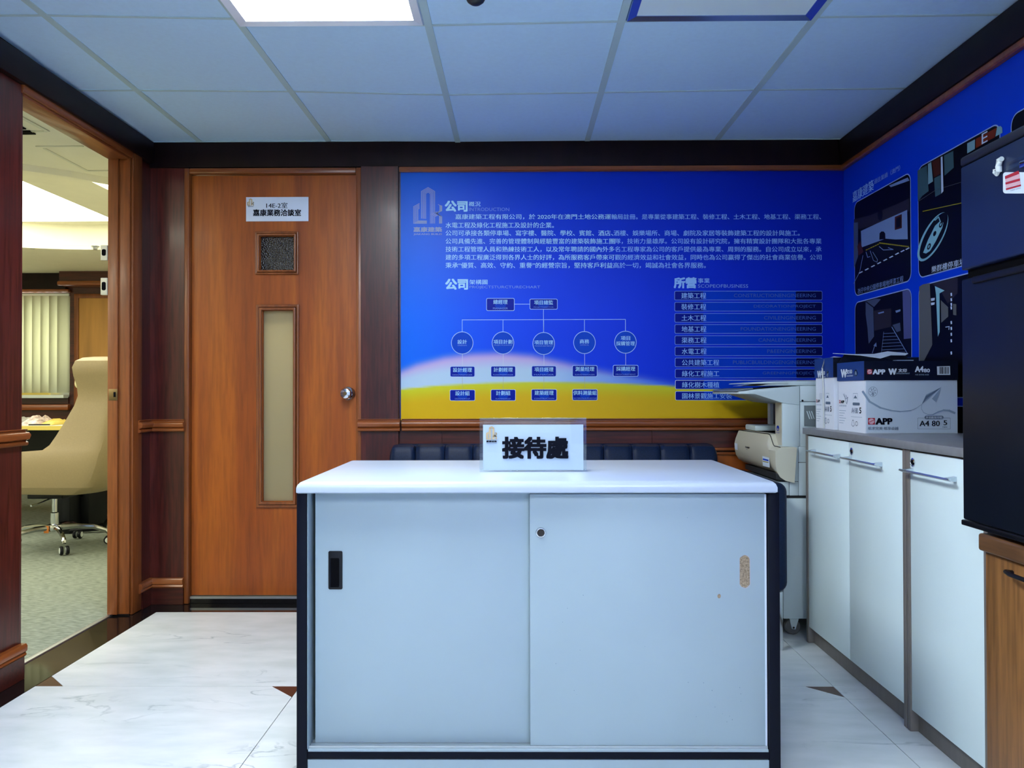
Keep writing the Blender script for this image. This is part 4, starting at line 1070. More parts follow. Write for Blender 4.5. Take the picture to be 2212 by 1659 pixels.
# scanner unit with sloping control panel
zA, zB_ = cz(851), cz(834)
tip, under, u2, u3 = cxx(1594), cz(850), cxx(1631), cxx(1692)
scan = [(tip, cz(851)), (u2, cz(851.5)), (cxx(1660), cz(861)), (u3, cz(871)), (cxx(1727), cz(875)), (cxx(1727), cz(833.5)), (cxx(1634), cz(841)), (tip+.002, cz(846))]
sc_ = obj('scanner_unit', prism(BM(), scan, 'y', yn-.006, 3.60), CG, cp, bevel=.003)
obj('scanner_side', bx(cxx(1728), 1.505, yn-.004, 3.60, zc0+.005, cz(833.5)), CG, cp, bevel=.002)
sd = bx(cxx(1737), cxx(1760), yn-.0052, yn+.01, cz(920), cz(876)); obj('side_slot', sd, CD, cp)
for k in range(3): obj('slot_fin', prism(BM(), [(cxx(1741+k*5), cz(888)), (cxx(1743+k*5), cz(888)), (cxx(1749+k*5), cz(905)), (cxx(1747+k*5), cz(905))], 'y', yn-.0070, yn-.0053), CG, cp)
bq = B(1732.3, 865.5, 'y', yn)
obj('screw_hole', lathe(BM(), [(.0042, -.0048), (.0042, -.0054), (0, -.0054)], (bq.x, yn-.001, bq.z), 'y', 16), M_['void_black'], cp)
obj('control_panel', prism(BM(), [(tip-.004, cz(846)+.001), (u2-.004, cz(841)+.001), (u2-.004, cz(841)+.006), (tip+.006, cz(843)+.004)], 'y', yn+.01, 3.59), M_['copier_dark'], cp, bevel=.001)
obj('document_feeder', prism(BM(), [(cxx(1640), cz(833)), (cxx(1727), cz(832.8)), (1.50, cz(832.8)), (1.50, cz(822)), (cxx(1700), cz(823))], 'y', yn+.002, 3.58), CG, cp, bevel=.003)
obj('paper_tray', prism(BM(), [(cxx(1612), cz(829)), (cxx(1703), cz(828.5)), (cxx(1703), cz(823)), (cxx(1660), cz(824)), (cxx(1614), cz(827))], 'y', yn-.004, 3.45), CG, cp, bevel=.002)
def caster(name, x, y, r, w, parent, m_w, m_f, zt):
    c = obj(name, lathe(BM(), [(r*.55, -w/2), (r*.9, -w/2), (r, -w*.35), (r, w*.35), (r*.9, w/2), (r*.55, w/2), (r*.5, w/2-.003), (0, w/2-.003)], (x, y, r+.0008), 'y', 24), m_w, parent, smooth=True)
    obj('caster_fork', prism(BM(), [(x-.006, r*.8), (x+.008, r*.75), (x+.022, zt), (x-.016, zt)], 'y', y-w/2-.005, y-w/2-.002), m_f, c)
    obj('caster_hub', lathe(BM(), [(.004, -w/2-.008), (.004, -w/2-.005), (0, -w/2-.005)], (x, y, r), 'y', 10), M_['chrome'], c)
    return c
for x in (1.105, 1.44):
    for y in (3.215, 3.57): caster('caster', x, y, .031, .024, cp, M_['tyre_grey'], CG, cz(1337)-.001)

# ------------------------------------------------------------------ low white cabinets along the right wall
XC = 1.132
ZW = .836; ZWb = .812
wt = tag(obj('worktop', bx(XC-.012, XR-.002, 1.905, 3.128, ZWb, ZW), M_['cab_top'], bevel=.0015), 'grey brown worktop over the low white cabinets', 'worktop')
def bar_handle(parent, ya, yb, z, x):
    bm = BM(); prism(bm, [(x-.031, z-.001), (x-.022, z-.005), (x-.020, z-.003), (x-.0205, z+.002), (x-.029, z+.004)], 'y', ya, yb)
    bx_ = bm
    h = obj('handle', bx_, M_['brushed'], parent, bevel=.0008)
    for y in (ya+.018, yb-.018):
        obj('handle_post', prism(BM(), [(x-.028, z-.003), (x-.0005, z-.007), (x-.0005, z+.007), (x-.028, z+.003)], 'y', y-.007, y+.007), M_['brushed'], h)
def lock(parent, y, z, x):
    k = obj('lock', lathe(BM(), [(.0125, -.0005), (.0125, -.003), (.009, -.0045), (.0085, -.003), (.0085, -.0035), (0, -.0035)], (x, y, z), 'x', 20), M_['chrome'], parent, smooth=True)
    obj('keyhole', bx(x-.0052, x-.0040, y-.001, y+.001, z-.005, z+.005), M_['void_black'], k)
def low_cabinet(y0, y1, nd, label, hs):
    t = thing('low_cabinet', ((XC+XR)/2, (y0+y1)/2, 0), label, 'cabinet', 'low white cabinets with grey carcass')
    g = M_['cab_grey']
    obj('side_panel', bx(XC-.004, XR-.004, y1-.020, y1-.0005, .001, ZWb-.0008), g, t, bevel=.001)
    obj('side_panel', bx(XC-.004, XR-.004, y0+.0005, y0+.018, .001, ZWb-.0008), g, t, bevel=.001)
    obj('plinth', bx(XC+.018, XC+.036, y0+.0185, y1-.0205, .001, .062), g, t)
    obj('carcass', bx(XC+.020, XR-.005, y0+.0185, y1-.0205, .063, ZWb-.002), g, t)
    w = (y1-.0215-(y0+.0195))/nd
    for k in range(nd):
        ya = y0+.0195+k*w+.0012; yb = y0+.0195+(k+1)*w-.0012
        d = obj('door', bx(XC-.002, XC+.0165, ya, yb, .064, ZWb-.006), M_['cab_white'], t, bevel=.0012)
        a_, b2, lk_ = hs[k]
        bar_handle(d, a_, b2, .752, XC-.002)
        if lk_: lock(d, lk_, .776, XC-.002)
low_cabinet(2.318, 3.118, 2, 'two-door low white cabinet nearer the photocopier', [(2.455, 2.72, 2.69), (2.775, 3.04, None)])
low_cabinet(1.915, 2.316, 1, 'single-door low white cabinet next to the fridge stand', [(2.04, 2.30, 2.275)])

# ------------------------------------------------------------------ paper cartons on the worktop
ZB = ZW+.0004
WC, GC, BC, NC = M_['white_card'], M_['grey_card'], M_['blue_card'], M_['navy_card']
def carton(x0, x1, y0, y1, h, lid, label, open_top):
    t = thing('paper_carton', ((x0+x1)/2, (y0+y1)/2, ZB), label, 'box', 'copy paper cartons on the worktop')
    w = .003
    bm = BM()
    box(bm, x0, x1, y0, y0+w, ZB, ZB+h); box(bm, x0, x1, y1-w, y1, ZB, ZB+h)
    box(bm, x0, x0+w, y0+w, y1-w, ZB, ZB+h); box(bm, x1-w, x1, y0+w, y1-w, ZB, ZB+h); box(bm, x0+w, x1-w, y0+w, y1-w, ZB, ZB+w)
    obj('carton_body', bm, WC, t)
    # dark blue sleeve of the lid
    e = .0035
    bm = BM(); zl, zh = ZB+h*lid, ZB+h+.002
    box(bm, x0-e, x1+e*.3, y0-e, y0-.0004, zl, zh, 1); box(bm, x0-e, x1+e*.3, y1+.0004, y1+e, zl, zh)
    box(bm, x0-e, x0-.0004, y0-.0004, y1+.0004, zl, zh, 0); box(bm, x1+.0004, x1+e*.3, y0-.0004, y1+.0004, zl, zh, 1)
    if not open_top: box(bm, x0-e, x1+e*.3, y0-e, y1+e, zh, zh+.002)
    obj('carton_lid', bm, [BC, NC], t)  # near and right lid sides in darker blue: shade put into the card
    return t
bX0, bX1, bY0, bY1 = 1.175, 1.486, 2.69, 2.912
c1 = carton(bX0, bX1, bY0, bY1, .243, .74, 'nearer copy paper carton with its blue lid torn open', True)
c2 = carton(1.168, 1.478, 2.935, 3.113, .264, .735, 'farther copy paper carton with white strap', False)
# front face of the near carton is greyed: its shade is put into the colour
obj('grey_print', bx(bX0+.003, bX1-.001, bY0-.0008, bY0-.0002, ZB+.002, ZB+.185), GC, c1)
S = Sheet(lambda u, v: B(u, v, 'y', bY0-.0012), (0, -1, 0), .0003)
zq = lambda u, v: (1740+u*.1537, 740+v*.1537)
def zt2(key, txt, u0, u1, v0, v1, bold=.02, lay=2): a_, b3 = zq(u0, v0), zq(u1, v1); S.row(key, txt, a_[0], b3[0], a_[1], b3[1], lay, bold)
def zpoly(key, pts, lay=1): S.poly(key, [zq(*p) for p in pts], lay)
def zline(key, pts, w, lay=1): S.line(key, [zq(*p) for p in pts], w, lay)
zpoly('print_mark|ink_red', [(878, 1152), (975, 1152), (975, 1060), (878, 1060)]); S.ell('print_mark|ink_pink', *zq(926, 1106), 6.2, 6.0, 2); zline('print_mark|ink_red', [(885, 1118), (915, 1112), (935, 1098), (965, 1092)], 1.2, 3)
zt2('lettering|ink', 'APP', 990, 1215, 1065, 1147, .05)
zt2('lettering|ink_grey', '纸求完美 纸享卓越', 878, 1305, 1183, 1228, .02)
S.rrect('print_mark|ink_grey', *zq(1575, 1060), *zq(2035, 1215), 1.2, 1, .5); S.rrect('print_mark|ink_grey', *zq(1672, 1028), *zq(1938, 1075), 3.4, 2)
zt2('lettering|ink_white', '多功能复印纸', 1690, 1920, 1036, 1068, .02, 3)
zt2('lettering|ink', 'A4 80', 1603, 1885, 1098, 1175, .02); zt2('lettering|ink', '5', 1940, 1988, 1092, 1160, .02); zt2('lettering|ink_grey', 'reams', 1925, 1990, 1180, 1196, .01)
S.ell('print_mark|ink_grey', *zq(948, 690), 9.6, 10.4, 1, .6)
for q in range(7):
    a_ = q*.9; zline('print_mark|ink_grey', [(948+50*math.cos(a_)*.4, 690+60*math.sin(a_)*.4), (948+46*math.cos(a_+.5), 690+56*math.sin(a_+.5))], 1.0)
zline('print_mark|ink_grey', [(948, 690), (945, 745)], 1.3)
zpoly('print_mark|ink_soft', [(1912, 625), (1695, 730), (1630, 870), (1720, 795)]); zpoly('print_mark|ink_grey', [(1912, 625), (1700, 790), (1635, 870), (1690, 750)], 2); zpoly('print_mark|ink_soft', [(1905, 635), (1775, 790), (1833, 838)], 2)
pts = [(805, 690), (900, 830), (1050, 915), (1200, 955), (1330, 970), (1480, 955), (1560, 920), (1630, 870)]
for p_, q_, w_ in zip(pts, pts[1:], (4.5, 4, 3.2, 2.6, 2, 1.2, .8)): zline('print_mark|ink_soft', [p_, q_], w_)
pts = [(1632, 870), (1628, 930), (1660, 985), (1720, 1010), (1790, 1012), (1860, 975), (1940, 950), (2020, 958), (2095, 990)]
for p_, q_, w_ in zip(pts, pts[1:], (.8, 1, 1.2, 1.6, 2.2, 2.8, 3.6, 4.5)): zline('print_mark|ink_soft', [p_, q_], w_)
# lid print
Ls = S; S = Sheet(lambda u, v: B(u, v, 'y', bY0-.0040), (0, -1, 0), .0003)
zpoly('print_mark|ink_red', [(866, 445), (935, 445), (935, 375), (866, 375)]); S.ell('print_mark|ink_pink', *zq(900, 410), 5.0, 4.8, 2); zline('print_mark|ink_red', [(872, 418), (895, 414), (910, 404), (930, 400)], 1.0, 3)
zt2('lettering|ink_white', 'APP', 948, 1115, 380, 444, .05); zt2('lettering|ink_white', 'W', 1170, 1275, 370, 448, .06); zt2('lettering|ink_white', '文印', 1305, 1420, 368, 415, .03); zt2('lettering|ink_soft', 'ONGDERPRINT', 1270, 1465, 424, 444, .02)
zt2('lettering|ink_white', 'A4', 1540, 1655, 335, 412, .04); zt2('lettering|ink_white', '80', 1662, 1745, 368, 418, .03); zt2('lettering|ink_soft', '70克 复印纸 500张', 1540, 1732, 440, 462, .01)
zpoly('print_mark|ink_white', [(1850, 455), (2035, 455), (2030, 330), (1846, 335)])
xq = 1880
while xq < 2005:
    w_ = random.choice([4, 6, 9]); zpoly('print_mark|ink', [(xq, 440), (xq+w_, 440), (xq+w_, 342), (xq, 342)], 2); xq += w_+random.choice([4, 6, 8])
Ls.done(M_, c1); S.done(M_, c1)
# short side prints (two cartons), written on their left faces
def side_print(x, y0, y1, t, strap):
    """u runs 0..1 from the far edge to the near edge of the short face, v 0..1 upward"""
    h = .243; e = .0004
    def mk(off): return Sheet(lambda u, v: Vector((x-off, y1-(y1-y0)*u, ZB+h*v)), (-1, 0, 0), .0003)
    a_ = mk(e); l_ = mk(.0042)
    l_.text('lettering|ink_white', 'W', (.16, .795), (.38, .795), (.16, .905), 1, .06); l_.text('lettering|ink_white', '文印', (.37, .84), (.58, .84), (.37, .90), 1, .03)
    l_.text('lettering|ink_white', 'ONGDERPRINT', (.37, .80), (.62, .80), (.37, .82), 1, .02); l_.ell('print_mark|ink_soft', .72, .85, .05, .04, 1, .012)
    l_.line('print_mark|ink_soft', [(.70, .83), (.72, .88), (.74, .83)], .02, 1)
    # lower glued flap
    a_.text('lettering|ink_red', 'Z', (.04, .41), (.09, .41), (.04, .45), 2, .05); a_.text('lettering|ink', 'APP', (.10, .41), (.24, .41), (.10, .45), 2, .04)
    a_.text('lettering|ink_soft', '纸求完美 纸享卓越', (.04, .36), (.32, .36), (.04, .385), 2, .01)
    for q in range(6): a_.line('print_mark|ink_soft', [(.04, .30-q*.037), (.30-.05*(q % 3), .30-q*.037)], .006, 2)
    a_.rrect('print_mark|ink_grey', .56, .385, .82, .425, .018, 2)
    a_.text('lettering|ink_grey', 'A4 80', (.52, .27), (.75, .27), (.52, .35), 2, .02); a_.text('lettering|ink', '5', (.81, .275), (.87, .275), (.81, .355), 2, .03)
    a_.line('print_mark|ink_soft', [(.50, .22), (.90, .22)], .004, 2)
    a_.line('print_mark|ink_grey', [(.52, .10), (.55, .17), (.59, .17), (.62, .10), (.57, .08), (.52, .10)], .008, 2); a_.ell('print_mark|ink_grey', .70, .125, .04, .03, 2, .008)
    # handling marks on the upper part
    a_.poly('print_mark|ink_grey', [(.60, .49), (.66, .53), (.72, .49), (.72, .485), (.60, .485)], 1); a_.line('print_mark|ink_soft', [(.58, .46), (.58, .555), (.74, .555), (.74, .46)], .006, 1)
    if strap: a_.line('print_mark|ink_grey', [(.26, .555), (.26, .46)], .01, 1); a_.line('print_mark|ink_grey', [(.34, .555), (.34, .46)], .01, 1)
    else:
        a_.line('print_mark|ink_grey', [(.20, .545), (.26, .50), (.30, .43), (.34, .40), (.36, .48), (.30, .53)], .010, 1); a_.line('print_mark|ink_grey', [(.24, .55), (.30, .47), (.38, .50), (.36, .42)], .008, 1)
    for s_ in (a_, l_):
        s_.done(M_, t)
    obj('end_flap', prism(BM(), [(y0+.010, ZB+.004), (y0+.010, ZB+h*.47), (y0+.016, ZB+h*.495), (y1-.004, ZB+h*.50), (y1-.002, ZB+h*.48), (y1-.002, ZB+.004)], 'x', x-.0003, x-.0002), M_['white_card'], t)
side_print(bX0, bY0, bY1, c1, False)
side_print(1.168, 2.935, 3.113, c2, True)
# strap loop round the far carton
obj('strap', tube(BM(), [(1.163, 3.02, ZB+.003), (1.162, 3.02, ZB+.12), (1.160, 3.025, ZB+.23), (1.166, 3.02, ZB+.262), (1.20, 3.015, ZB+.272), (1.30, 3.015, ZB+.262), (1.45, 3.015, ZB+.256)], .0028, 6), M_['strap'], c2, smooth=True)
# torn lid flap and stack of paper in the near carton
h = .243
obj('paper_stack', bx(bX0+.006, bX1-.006, bY0+.006, bY1-.006, ZB+.004, ZB+.17), M_['paper'], c1)
bm = BM(); v = [bm.verts.new(p) for p in ((bX0-.003, bY1-.006, ZB+h), (bX1-.05, bY1-.006, ZB+h), (bX1-.07, bY1-.014, ZB+h+.03), (bX0+.15, bY1+.004, ZB+h+.026), (bX0+.02, bY1-.004, ZB+h+.034))]
bm.faces.new(v); o = obj('torn_flap', bm, NC, c1); mo = o.modifiers.new('s', 'SOLIDIFY'); mo.thickness = .002
bm = BM()
v = [bm.verts.new(p) for p in ((bX0-.012, bY1+.02, ZB+h+.040), (bX0+.03, bY0+.10, ZB+h+.026), (bX0+.085, bY0+.07, ZB+h+.014), (bX0+.13, bY0+.09, ZB+h+.026), (bX0+.19, bY0+.11, ZB+h+.026), (bX0+.215, bY0+.14, ZB+h+.034), (bX0+.185, bY1+.01, ZB+h+.046), (bX0+.13, bY1+.0, ZB+h+.036), (bX0+.06, bY1+.01, ZB+h+.036))]
bm.faces.new((v[0], v[1], v[8])); bm.faces.new((v[1], v[2], v[8])); bm.faces.new((v[2], v[7], v[8])); bm.faces.new((v[2], v[3], v[7])); bm.faces.new((v[3], v[4], v[7])); bm.faces.new((v[4], v[6], v[7])); bm.faces.new((v[4], v[5], v[6]))
o = tag(obj('loose_wrapper', bm, M_['paper']), 'crumpled pale wrapper sheet lying on the open carton', 'paper'); mo = o.modifiers.new('s', 'SOLIDIFY'); mo.thickness = .0012
obj('torn_card', bx(bX0+.19, bX0+.25, bY1-.05, bY1-.02, ZB+h+.002, ZB+h+.012), M_['paper'], c1)

# ------------------------------------------------------------------ oak stand with the fridge
os_ = thing('fridge_stand', (1.29, 1.45, 0), 'brown wood-grain side cabinet carrying the black fridge', 'cabinet')
ZS = .652
obj('top_board', bx(1.064, XR-.003, 1.05, 1.846, ZS-.040, ZS), M_['cabinet_oak_x'], os_, bevel=.006, seg=3)
obj('side_panel', bx(1.094, XR-.004, 1.822, 1.838, .001, ZS-.0405), M_['cabinet_oak'], os_)
obj('side_panel', bx(1.094, XR-.004, 1.06, 1.078, .001, ZS-.0405), M_['cabinet_oak'], os_)
obj('back_panel', bx(XR-.02, XR-.0045, 1.0785, 1.8215, .001, ZS-.0405), M_['cabinet_oak'], os_)
obj('bottom_board', bx(1.10, XR-.021, 1.0785, 1.8215, .05, .07), M_['cabinet_oak'], os_)
for y0, y1 in ((1.4515, 1.8360), (1.062, 1.4485)):
    d = obj('door', bx(1.076, 1.0935, y0, y1, .03, ZS-.043), M_['cabinet_oak'], os_, bevel=.0015)
    ym = 1.735 if y0 > 1.4 else 1.20
    pts = [(1.075, ym+.001, .585), (1.058, ym-.004, .588), (1.050, ym-.03, .588), (1.050, ym-.09, .588), (1.058, ym-.115, .588), (1.075, ym-.12, .585)]
    obj('handle', tube(BM(), pts, .005, 8), M_['black_plastic'], d, smooth=True)
fz = ZS+.0006
fr_ = thing('fridge', (1.3, 1.65, fz), 'black two-door fridge standing on the wooden cabinet', 'fridge')
fy0, fy1 = 1.40, 1.902
XFd = 1.062
obj('body', bx(1.108, 1.497, fy0+.004, fy1-.004, fz+.012, 1.515), M_['fridge_body'], fr_, bevel=.006)
obj('top_cover', bx(1.060, 1.500, fy0, fy1, 1.516, 1.538), M_['fridge_body'], fr_, bevel=.006, seg=3)
fd = obj('freezer_door', bx(XFd, 1.106, fy0, fy1, 1.268, 1.5145), M_['fridge_door'], fr_, bevel=.004, seg=3)
ld = obj('lower_door', bx(XFd, 1.106, fy0, fy1, fz+.022, 1.246), M_['fridge_low'], fr_, bevel=.004, seg=3)
obj('bottom_trim', bx(XFd-.003, 1.106, fy0, fy1+.004, fz+.008, fz+.021), M_['black_plastic'], fr_, bevel=.003)
obj('door_gap_seal', bx(1.075, 1.1055, fy0+.004, fy1-.006, 1.247, 1.267), M_['void_black'], fr_)
obj('grip_bar', bx(XFd-.006, XFd+.010, fy0+.03, fy1-.05, 1.229, 1.2455), M_['black_plastic'], ld, bevel=.004)
for x in (1.13, 1.47):
    for y in (fy0+.04, 1.80): obj('foot', lathe(BM(), [(.014, 0), (.012, .0118)], (x, y, fz), 'z', 12), M_['black_plastic'], fr_)
# hook and stickers on the freezer door
def FP(u, v): return B(u, v, 'x', XFd-.0006)
S = Sheet(FP, (-1, 0, 0), .0004)
S.rrect('label|ink_white', 2167, 372, 2262, 418, 6, 1)
S.poly('label|ink_red', [(2171.5, 380.5), (2201, 368.5), (2203, 375.5), (2172, 387)], 2); S.poly('label|ink_pink', [(2172, 387.5), (2203, 376), (2204, 384.5), (2173, 393)], 2)
S.poly('label|ink_red', [(2172.5, 394), (2204, 385), (2204.5, 390.5), (2173, 399)], 2); S.poly('label|ink_pink', [(2173, 399.5), (2205, 391), (2206, 397), (2173.5, 406)], 2); S.poly('label|ink_red', [(2173.5, 407), (2206, 398), (2206.5, 402), (2174, 411)], 2)
S.text('label|ink_grey', 'ENERGY SAVING', (2184, 413), (2206, 407), (2184, 410.5), 2)
S.done(M_, fd)
hk = thing('wall_hook', tuple(FP(2165, 360)), 'white plastic adhesive hook stuck on the black freezer door', 'hook')
P = [FP(2170, 343), FP(2165, 346), FP(2163, 360), FP(2164, 370), FP(2159, 376), FP(2154, 372), FP(2154, 366)]
obj('hook_arm', tube(BM(), [p+Vector((-.006, 0, 0)) for p in P], [.0055, .0068, .0068, .0062, .005, .0042, .0035], 10), M_['hook_white'], hk, smooth=True)
A_, C_ = FP(2175, 366), FP(2235, 330)
obj('clear_strip', bx(XFd-.0035, XFd-.0008, C_.y, A_.y, A_.z-.004, A_.z+.014), M_['acrylic'], hk, bevel=.0008)
A_, C_ = FP(2207, 352), FP(2245, 345)
obj('chrome_plate', bx(XFd-.006, XFd-.0036, C_.y, A_.y, C_.z-.002, C_.z+.012), M_['chrome'], hk, bevel=.001)

# ------------------------------------------------------------------ dome camera
dcam = thing('dome_camera', (-.118, 2.26, ZC-.02), 'small black dome security camera on the ceiling by the lit panel', 'camera')
zc_ = ZC+sag(-.118, 2.26)
obj('mount_ring', lathe(BM(), [(.034, 0), (.036, -.006), (.032, -.012)], (-.118, 2.26, zc_+.003), 'z', 24), M_['black_plastic'], dcam, smooth=True)
obj('dome', lathe(BM(), [(.030, -.009), (.029, -.016), (.024, -.026), (.015, -.033), (.006, -.036), (0, -.0362)], (-.118, 2.26, zc_+.003), 'z', 24), M_['fridge_body'], dcam, smooth=True)

# ------------------------------------------------------------------ office beyond the doorway
PL = M_['plaster']
ZO = 2.135
# far wall with window opening
wy = lambda px, py: B(px, py, 'y', YO)
wx1 = wy(150, 740).x; wz0, wz1 = wy(100, 853).z, wy(100, 633).z
wx0 = wx1-2.4
bm = BM(); box(bm, XW, wx0, YO, YO+.1, 0, ZO); box(bm, wx1, XO+.2, YO, YO+.1, 0, ZO); box(bm, wx0, wx1, YO, YO+.1, 0, wz0); box(bm, wx0, wx1, YO, YO+.1, wz1, ZO)
wo = struct('wall_office', bm, M_['mahogany_side'], 'panelled mahogany wall of the office round the window')
obj('frieze', bx(XW, wy(148, 600).x, YO-.05, YO-.0005, wy(60, 627).z, ZO-.001), M_['dark_frieze'], wo)
obj('moulding_strip', bx(XW, wx1+.02, YO-.06, YO-.0005, wz1+.001, wy(60, 626).z), M_['trim_wood'], wo, bevel=.01)
obj('header_box', bx(wy(148, 600).x+.001, XO, YO-.16, YO-.0005, wy(60, 612).z, wy(60, 573).z+.0), M_['mahogany_side'], wo)
obj('moulding_strip', bx(wy(147, 600).x, XO, YO-.19, YO-.0005, wy(60, 622).z, wy(60, 612.5).z), M_['trim_wood'], wo, bevel=.01)
for a_, b4 in ((171, 300), (310, 400)):
    A_, C_ = wy(a_, 1005), wy(b4, 642)
    f_ = obj('wall_panel', bx(A_.x, C_.x, YO-.03, YO-.0005, .32, C_.z), M_['orange_panel'], wo, label='orange honey wood wall panel')
    obj('panel_frame', plate_with_holes(A_.x-.03, C_.x+.03, .29, C_.z+.03, [(A_.x+.012, C_.x-.012, .332, C_.z-.012)], YO-.045, YO-.0305), M_['trim_wood_v'], wo, bevel=.004)
obj('window_apron', bx(XW, wx1, YO-.02, YO-.0005, wy(60, 872).z, wy(60, 857).z), M_['mahogany_side'], wo)
obj('moulding_strip', bx(XW, wx1+.02, YO-.06, YO-.0005, wy(60, 886).z, wy(60, 873.5).z), M_['trim_wood'], wo, bevel=.008)
obj('moulding_strip', bx(wx1+.1, XO, YO-.05, YO-.0005, wy(60, 1048).z, wy(60, 1040).z), M_['trim_wood'], wo, bevel=.006)
wn = thing('window_1', ((wx0+wx1)/2, YO, wz0), None, None); wn['kind'] = 'structure'; wn['label'] = 'bright office window behind vertical blinds'
obj('sill', bx(wx0, wx1, YO-.10, YO+.08, wz0-.03, wz0-.001), M_['hook_white'], wn)
obj('sill_box', bx(wx0, wy(112, 850).x, YO-.05, YO-.02, wz0-.0005, wz0+.02), M_['table_edge'], wn)
obj('window_frame', plate_with_holes(wx0+.001, wx1-.001, wz0, wz1-.001, [(wx0+.05+k*.6, wx0+.05+k*.6+.55, wz0+.04, wz1-.04) for k in range(3)] + [(wx0+1.85, wx1-.05, wz0+.04, wz1-.04)], YO+.06, YO+.09), M_['aluminium'], wn)
obj('daylight_pane', bx(wx0, wx1, YO+.12, YO+.13, wz0, wz1), M_['daylight'], wn)
bl_ = thing('vertical_blind', ((wx0+wx1)/2, YO, wz1), 'cream vertical blind hanging in the office window', 'blind')
obj('head_rail', bx(wx0+.01, wx1-.01, YO+.005, YO+.035, wz1-.03, wz1-.003), M_['hook_white'], bl_)
xs_ = wx1-.045; k = 0
while xs_ > wx0+.05:
    ang = math.radians(28+12*math.sin(k*2.1)+(25 if k == 6 else 0)); w_ = .058
    c_, s_ = math.cos(ang)*w_, math.sin(ang)*w_
    bm = BM(); pr = []
    for t in (-1, -.5, 0, .5, 1):
        pr.append((xs_+c_*t, YO+.0+s_*t*.8-.006*(1-t*t)))
    lo_ = [bm.verts.new((p[0], p[1]-.02, wz0+.02)) for p in pr]; hi_ = [bm.verts.new((p[0], p[1]-.02, wz1-.031)) for p in pr]
    for q in range(4): bm.faces.new((lo_[q], lo_[q+1], hi_[q+1], hi_[q]))
    o = obj('slat', bm, M_['blind_fabric'], bl_, smooth=True); mo = o.modifiers.new('s', 'SOLIDIFY'); mo.thickness = .0012
    xs_ -= .0815 + (.03 if k == 6 else 0); k += 1
# ceiling with a recessed tray
bm = BM()
tray = []
YT0, YT1, XT0, XT1 = 3.9, 6.17, -7.0, -1.9
n = 40
# tray outline: a stretched oval
cxT, cyT, ax_, ay_ = -3.3, 5.0, 1.35, 1.22
def oval(t, k=1.0): 
    c_, s_ = math.cos(t), math.sin(t)
    return (cxT+ax_*k*math.copysign(abs(c_)**1.0, c_), cyT+ay_*k*math.copysign(abs(s_)**1.0, s_))
ov = [oval(2*PI*i/64) for i in range(64)]
# ring between the oval and the room rectangle
def rect_pt(p):
    dx_, dy_ = p[0]-cxT, p[1]-cyT
    X0_, X1_, Y0_, Y1_ = XW, XO, -.5, YO
    t = min([((X1_ if dx_ > 0 else X0_)-cxT)/dx_ if abs(dx_) > 1e-6 else 1e9, ((Y1_ if dy_ > 0 else Y0_)-cyT)/dy_ if abs(dy_) > 1e-6 else 1e9])
    return (cxT+dx_*t, cyT+dy_*t)
inner = [bm.verts.new((*p, ZO)) for p in ov]; outer = [bm.verts.new((*rect_pt(p), ZO)) for p in ov]
riser = [bm.verts.new((*p, ZO+.165)) for p in ov]; lip = [bm.verts.new((cxT+(p[0]-cxT)*.99, cyT+(p[1]-cyT)*.985, ZO)) for p in ov]
for i in range(64):
    j = (i+1) % 64
    bm.faces.new((inner[i], inner[j], outer[j], outer[i])); bm.faces.new((inner[i], inner[j], riser[j], riser[i]))
# fill corners of the rectangle
for c_ in ((XW, -.5), (XO, -.5), (XW, YO), (XO, YO)):
    best = None
    for i in range(64):
        j = (i+1) % 64; a_, b5 = outer[i].co, outer[j].co
        on = lambda p: (abs(p.x-c_[0]) < 1e-4, abs(p.y-c_[1]) < 1e-4)
        if (on(a_)[0] and on(b5)[1]) or (on(a_)[1] and on(b5)[0]):
            bm.faces.new((outer[i], outer[j], bm.verts.new((*c_, ZO))))
bm.faces.new(riser)
co = struct('ceiling', bm, PL, 'cream plaster office ceiling with a recessed oval tray')
lipb = BM(); 
for i in range(64):
    j = (i+1) % 64
    a_, b5 = ov[i], ov[j]
    def sc(p, k): return (cxT+(p[0]-cxT)*k, cyT+(p[1]-cyT)*k)
    q = [sc(a_, .985), sc(b5, .985), sc(b5, 1.0), sc(a_, 1.0)]
    lo_ = [lipb.verts.new((*p, ZO-.03)) for p in (a_, b5, sc(b5, 1.02), sc(a_, 1.02))]; hi_ = [lipb.verts.new((*p, ZO-.0005)) for p in (a_, b5, sc(b5, 1.03), sc(a_, 1.03))]
    lipb.faces.new(lo_); lipb.faces.new(hi_[::-1])
    for u in range(4): lipb.faces.new((lo_[u], lo_[(u+1) % 4], hi_[(u+1) % 4], hi_[u]))
obj('tray_moulding', lipb, PL, co, smooth=True)
zt3 = ZO+.164
for (xa_, xb_, nm) in ((-4.7, -3.02, 'wide'), (-2.60, -1.9, 'narrow')):
    t = thing('light_panel', ((xa_+xb_)/2, 5.3, zt3), 'glowing %s light panel in the recessed office ceiling' % nm, 'ceiling light', 'glowing panels of the office ceiling')
    ya_, yb2 = 3.7, 6.03
    obj('diffuser', bx(xa_, xb_, ya_, yb2, zt3-.010, zt3-.002), M_['office_glow'], t)
    obj('edge_trim', plate_with_holes(xa_-.03, xb_+.03, ya_-.03, yb2+.0, [(xa_, xb_, ya_, yb2-.001)], 0, .012), PL, t) if False else None
obj('ceiling_beam', bx(-3.015, -2.605, 3.72, 6.28, zt3-.03, zt3-.001), PL, co)
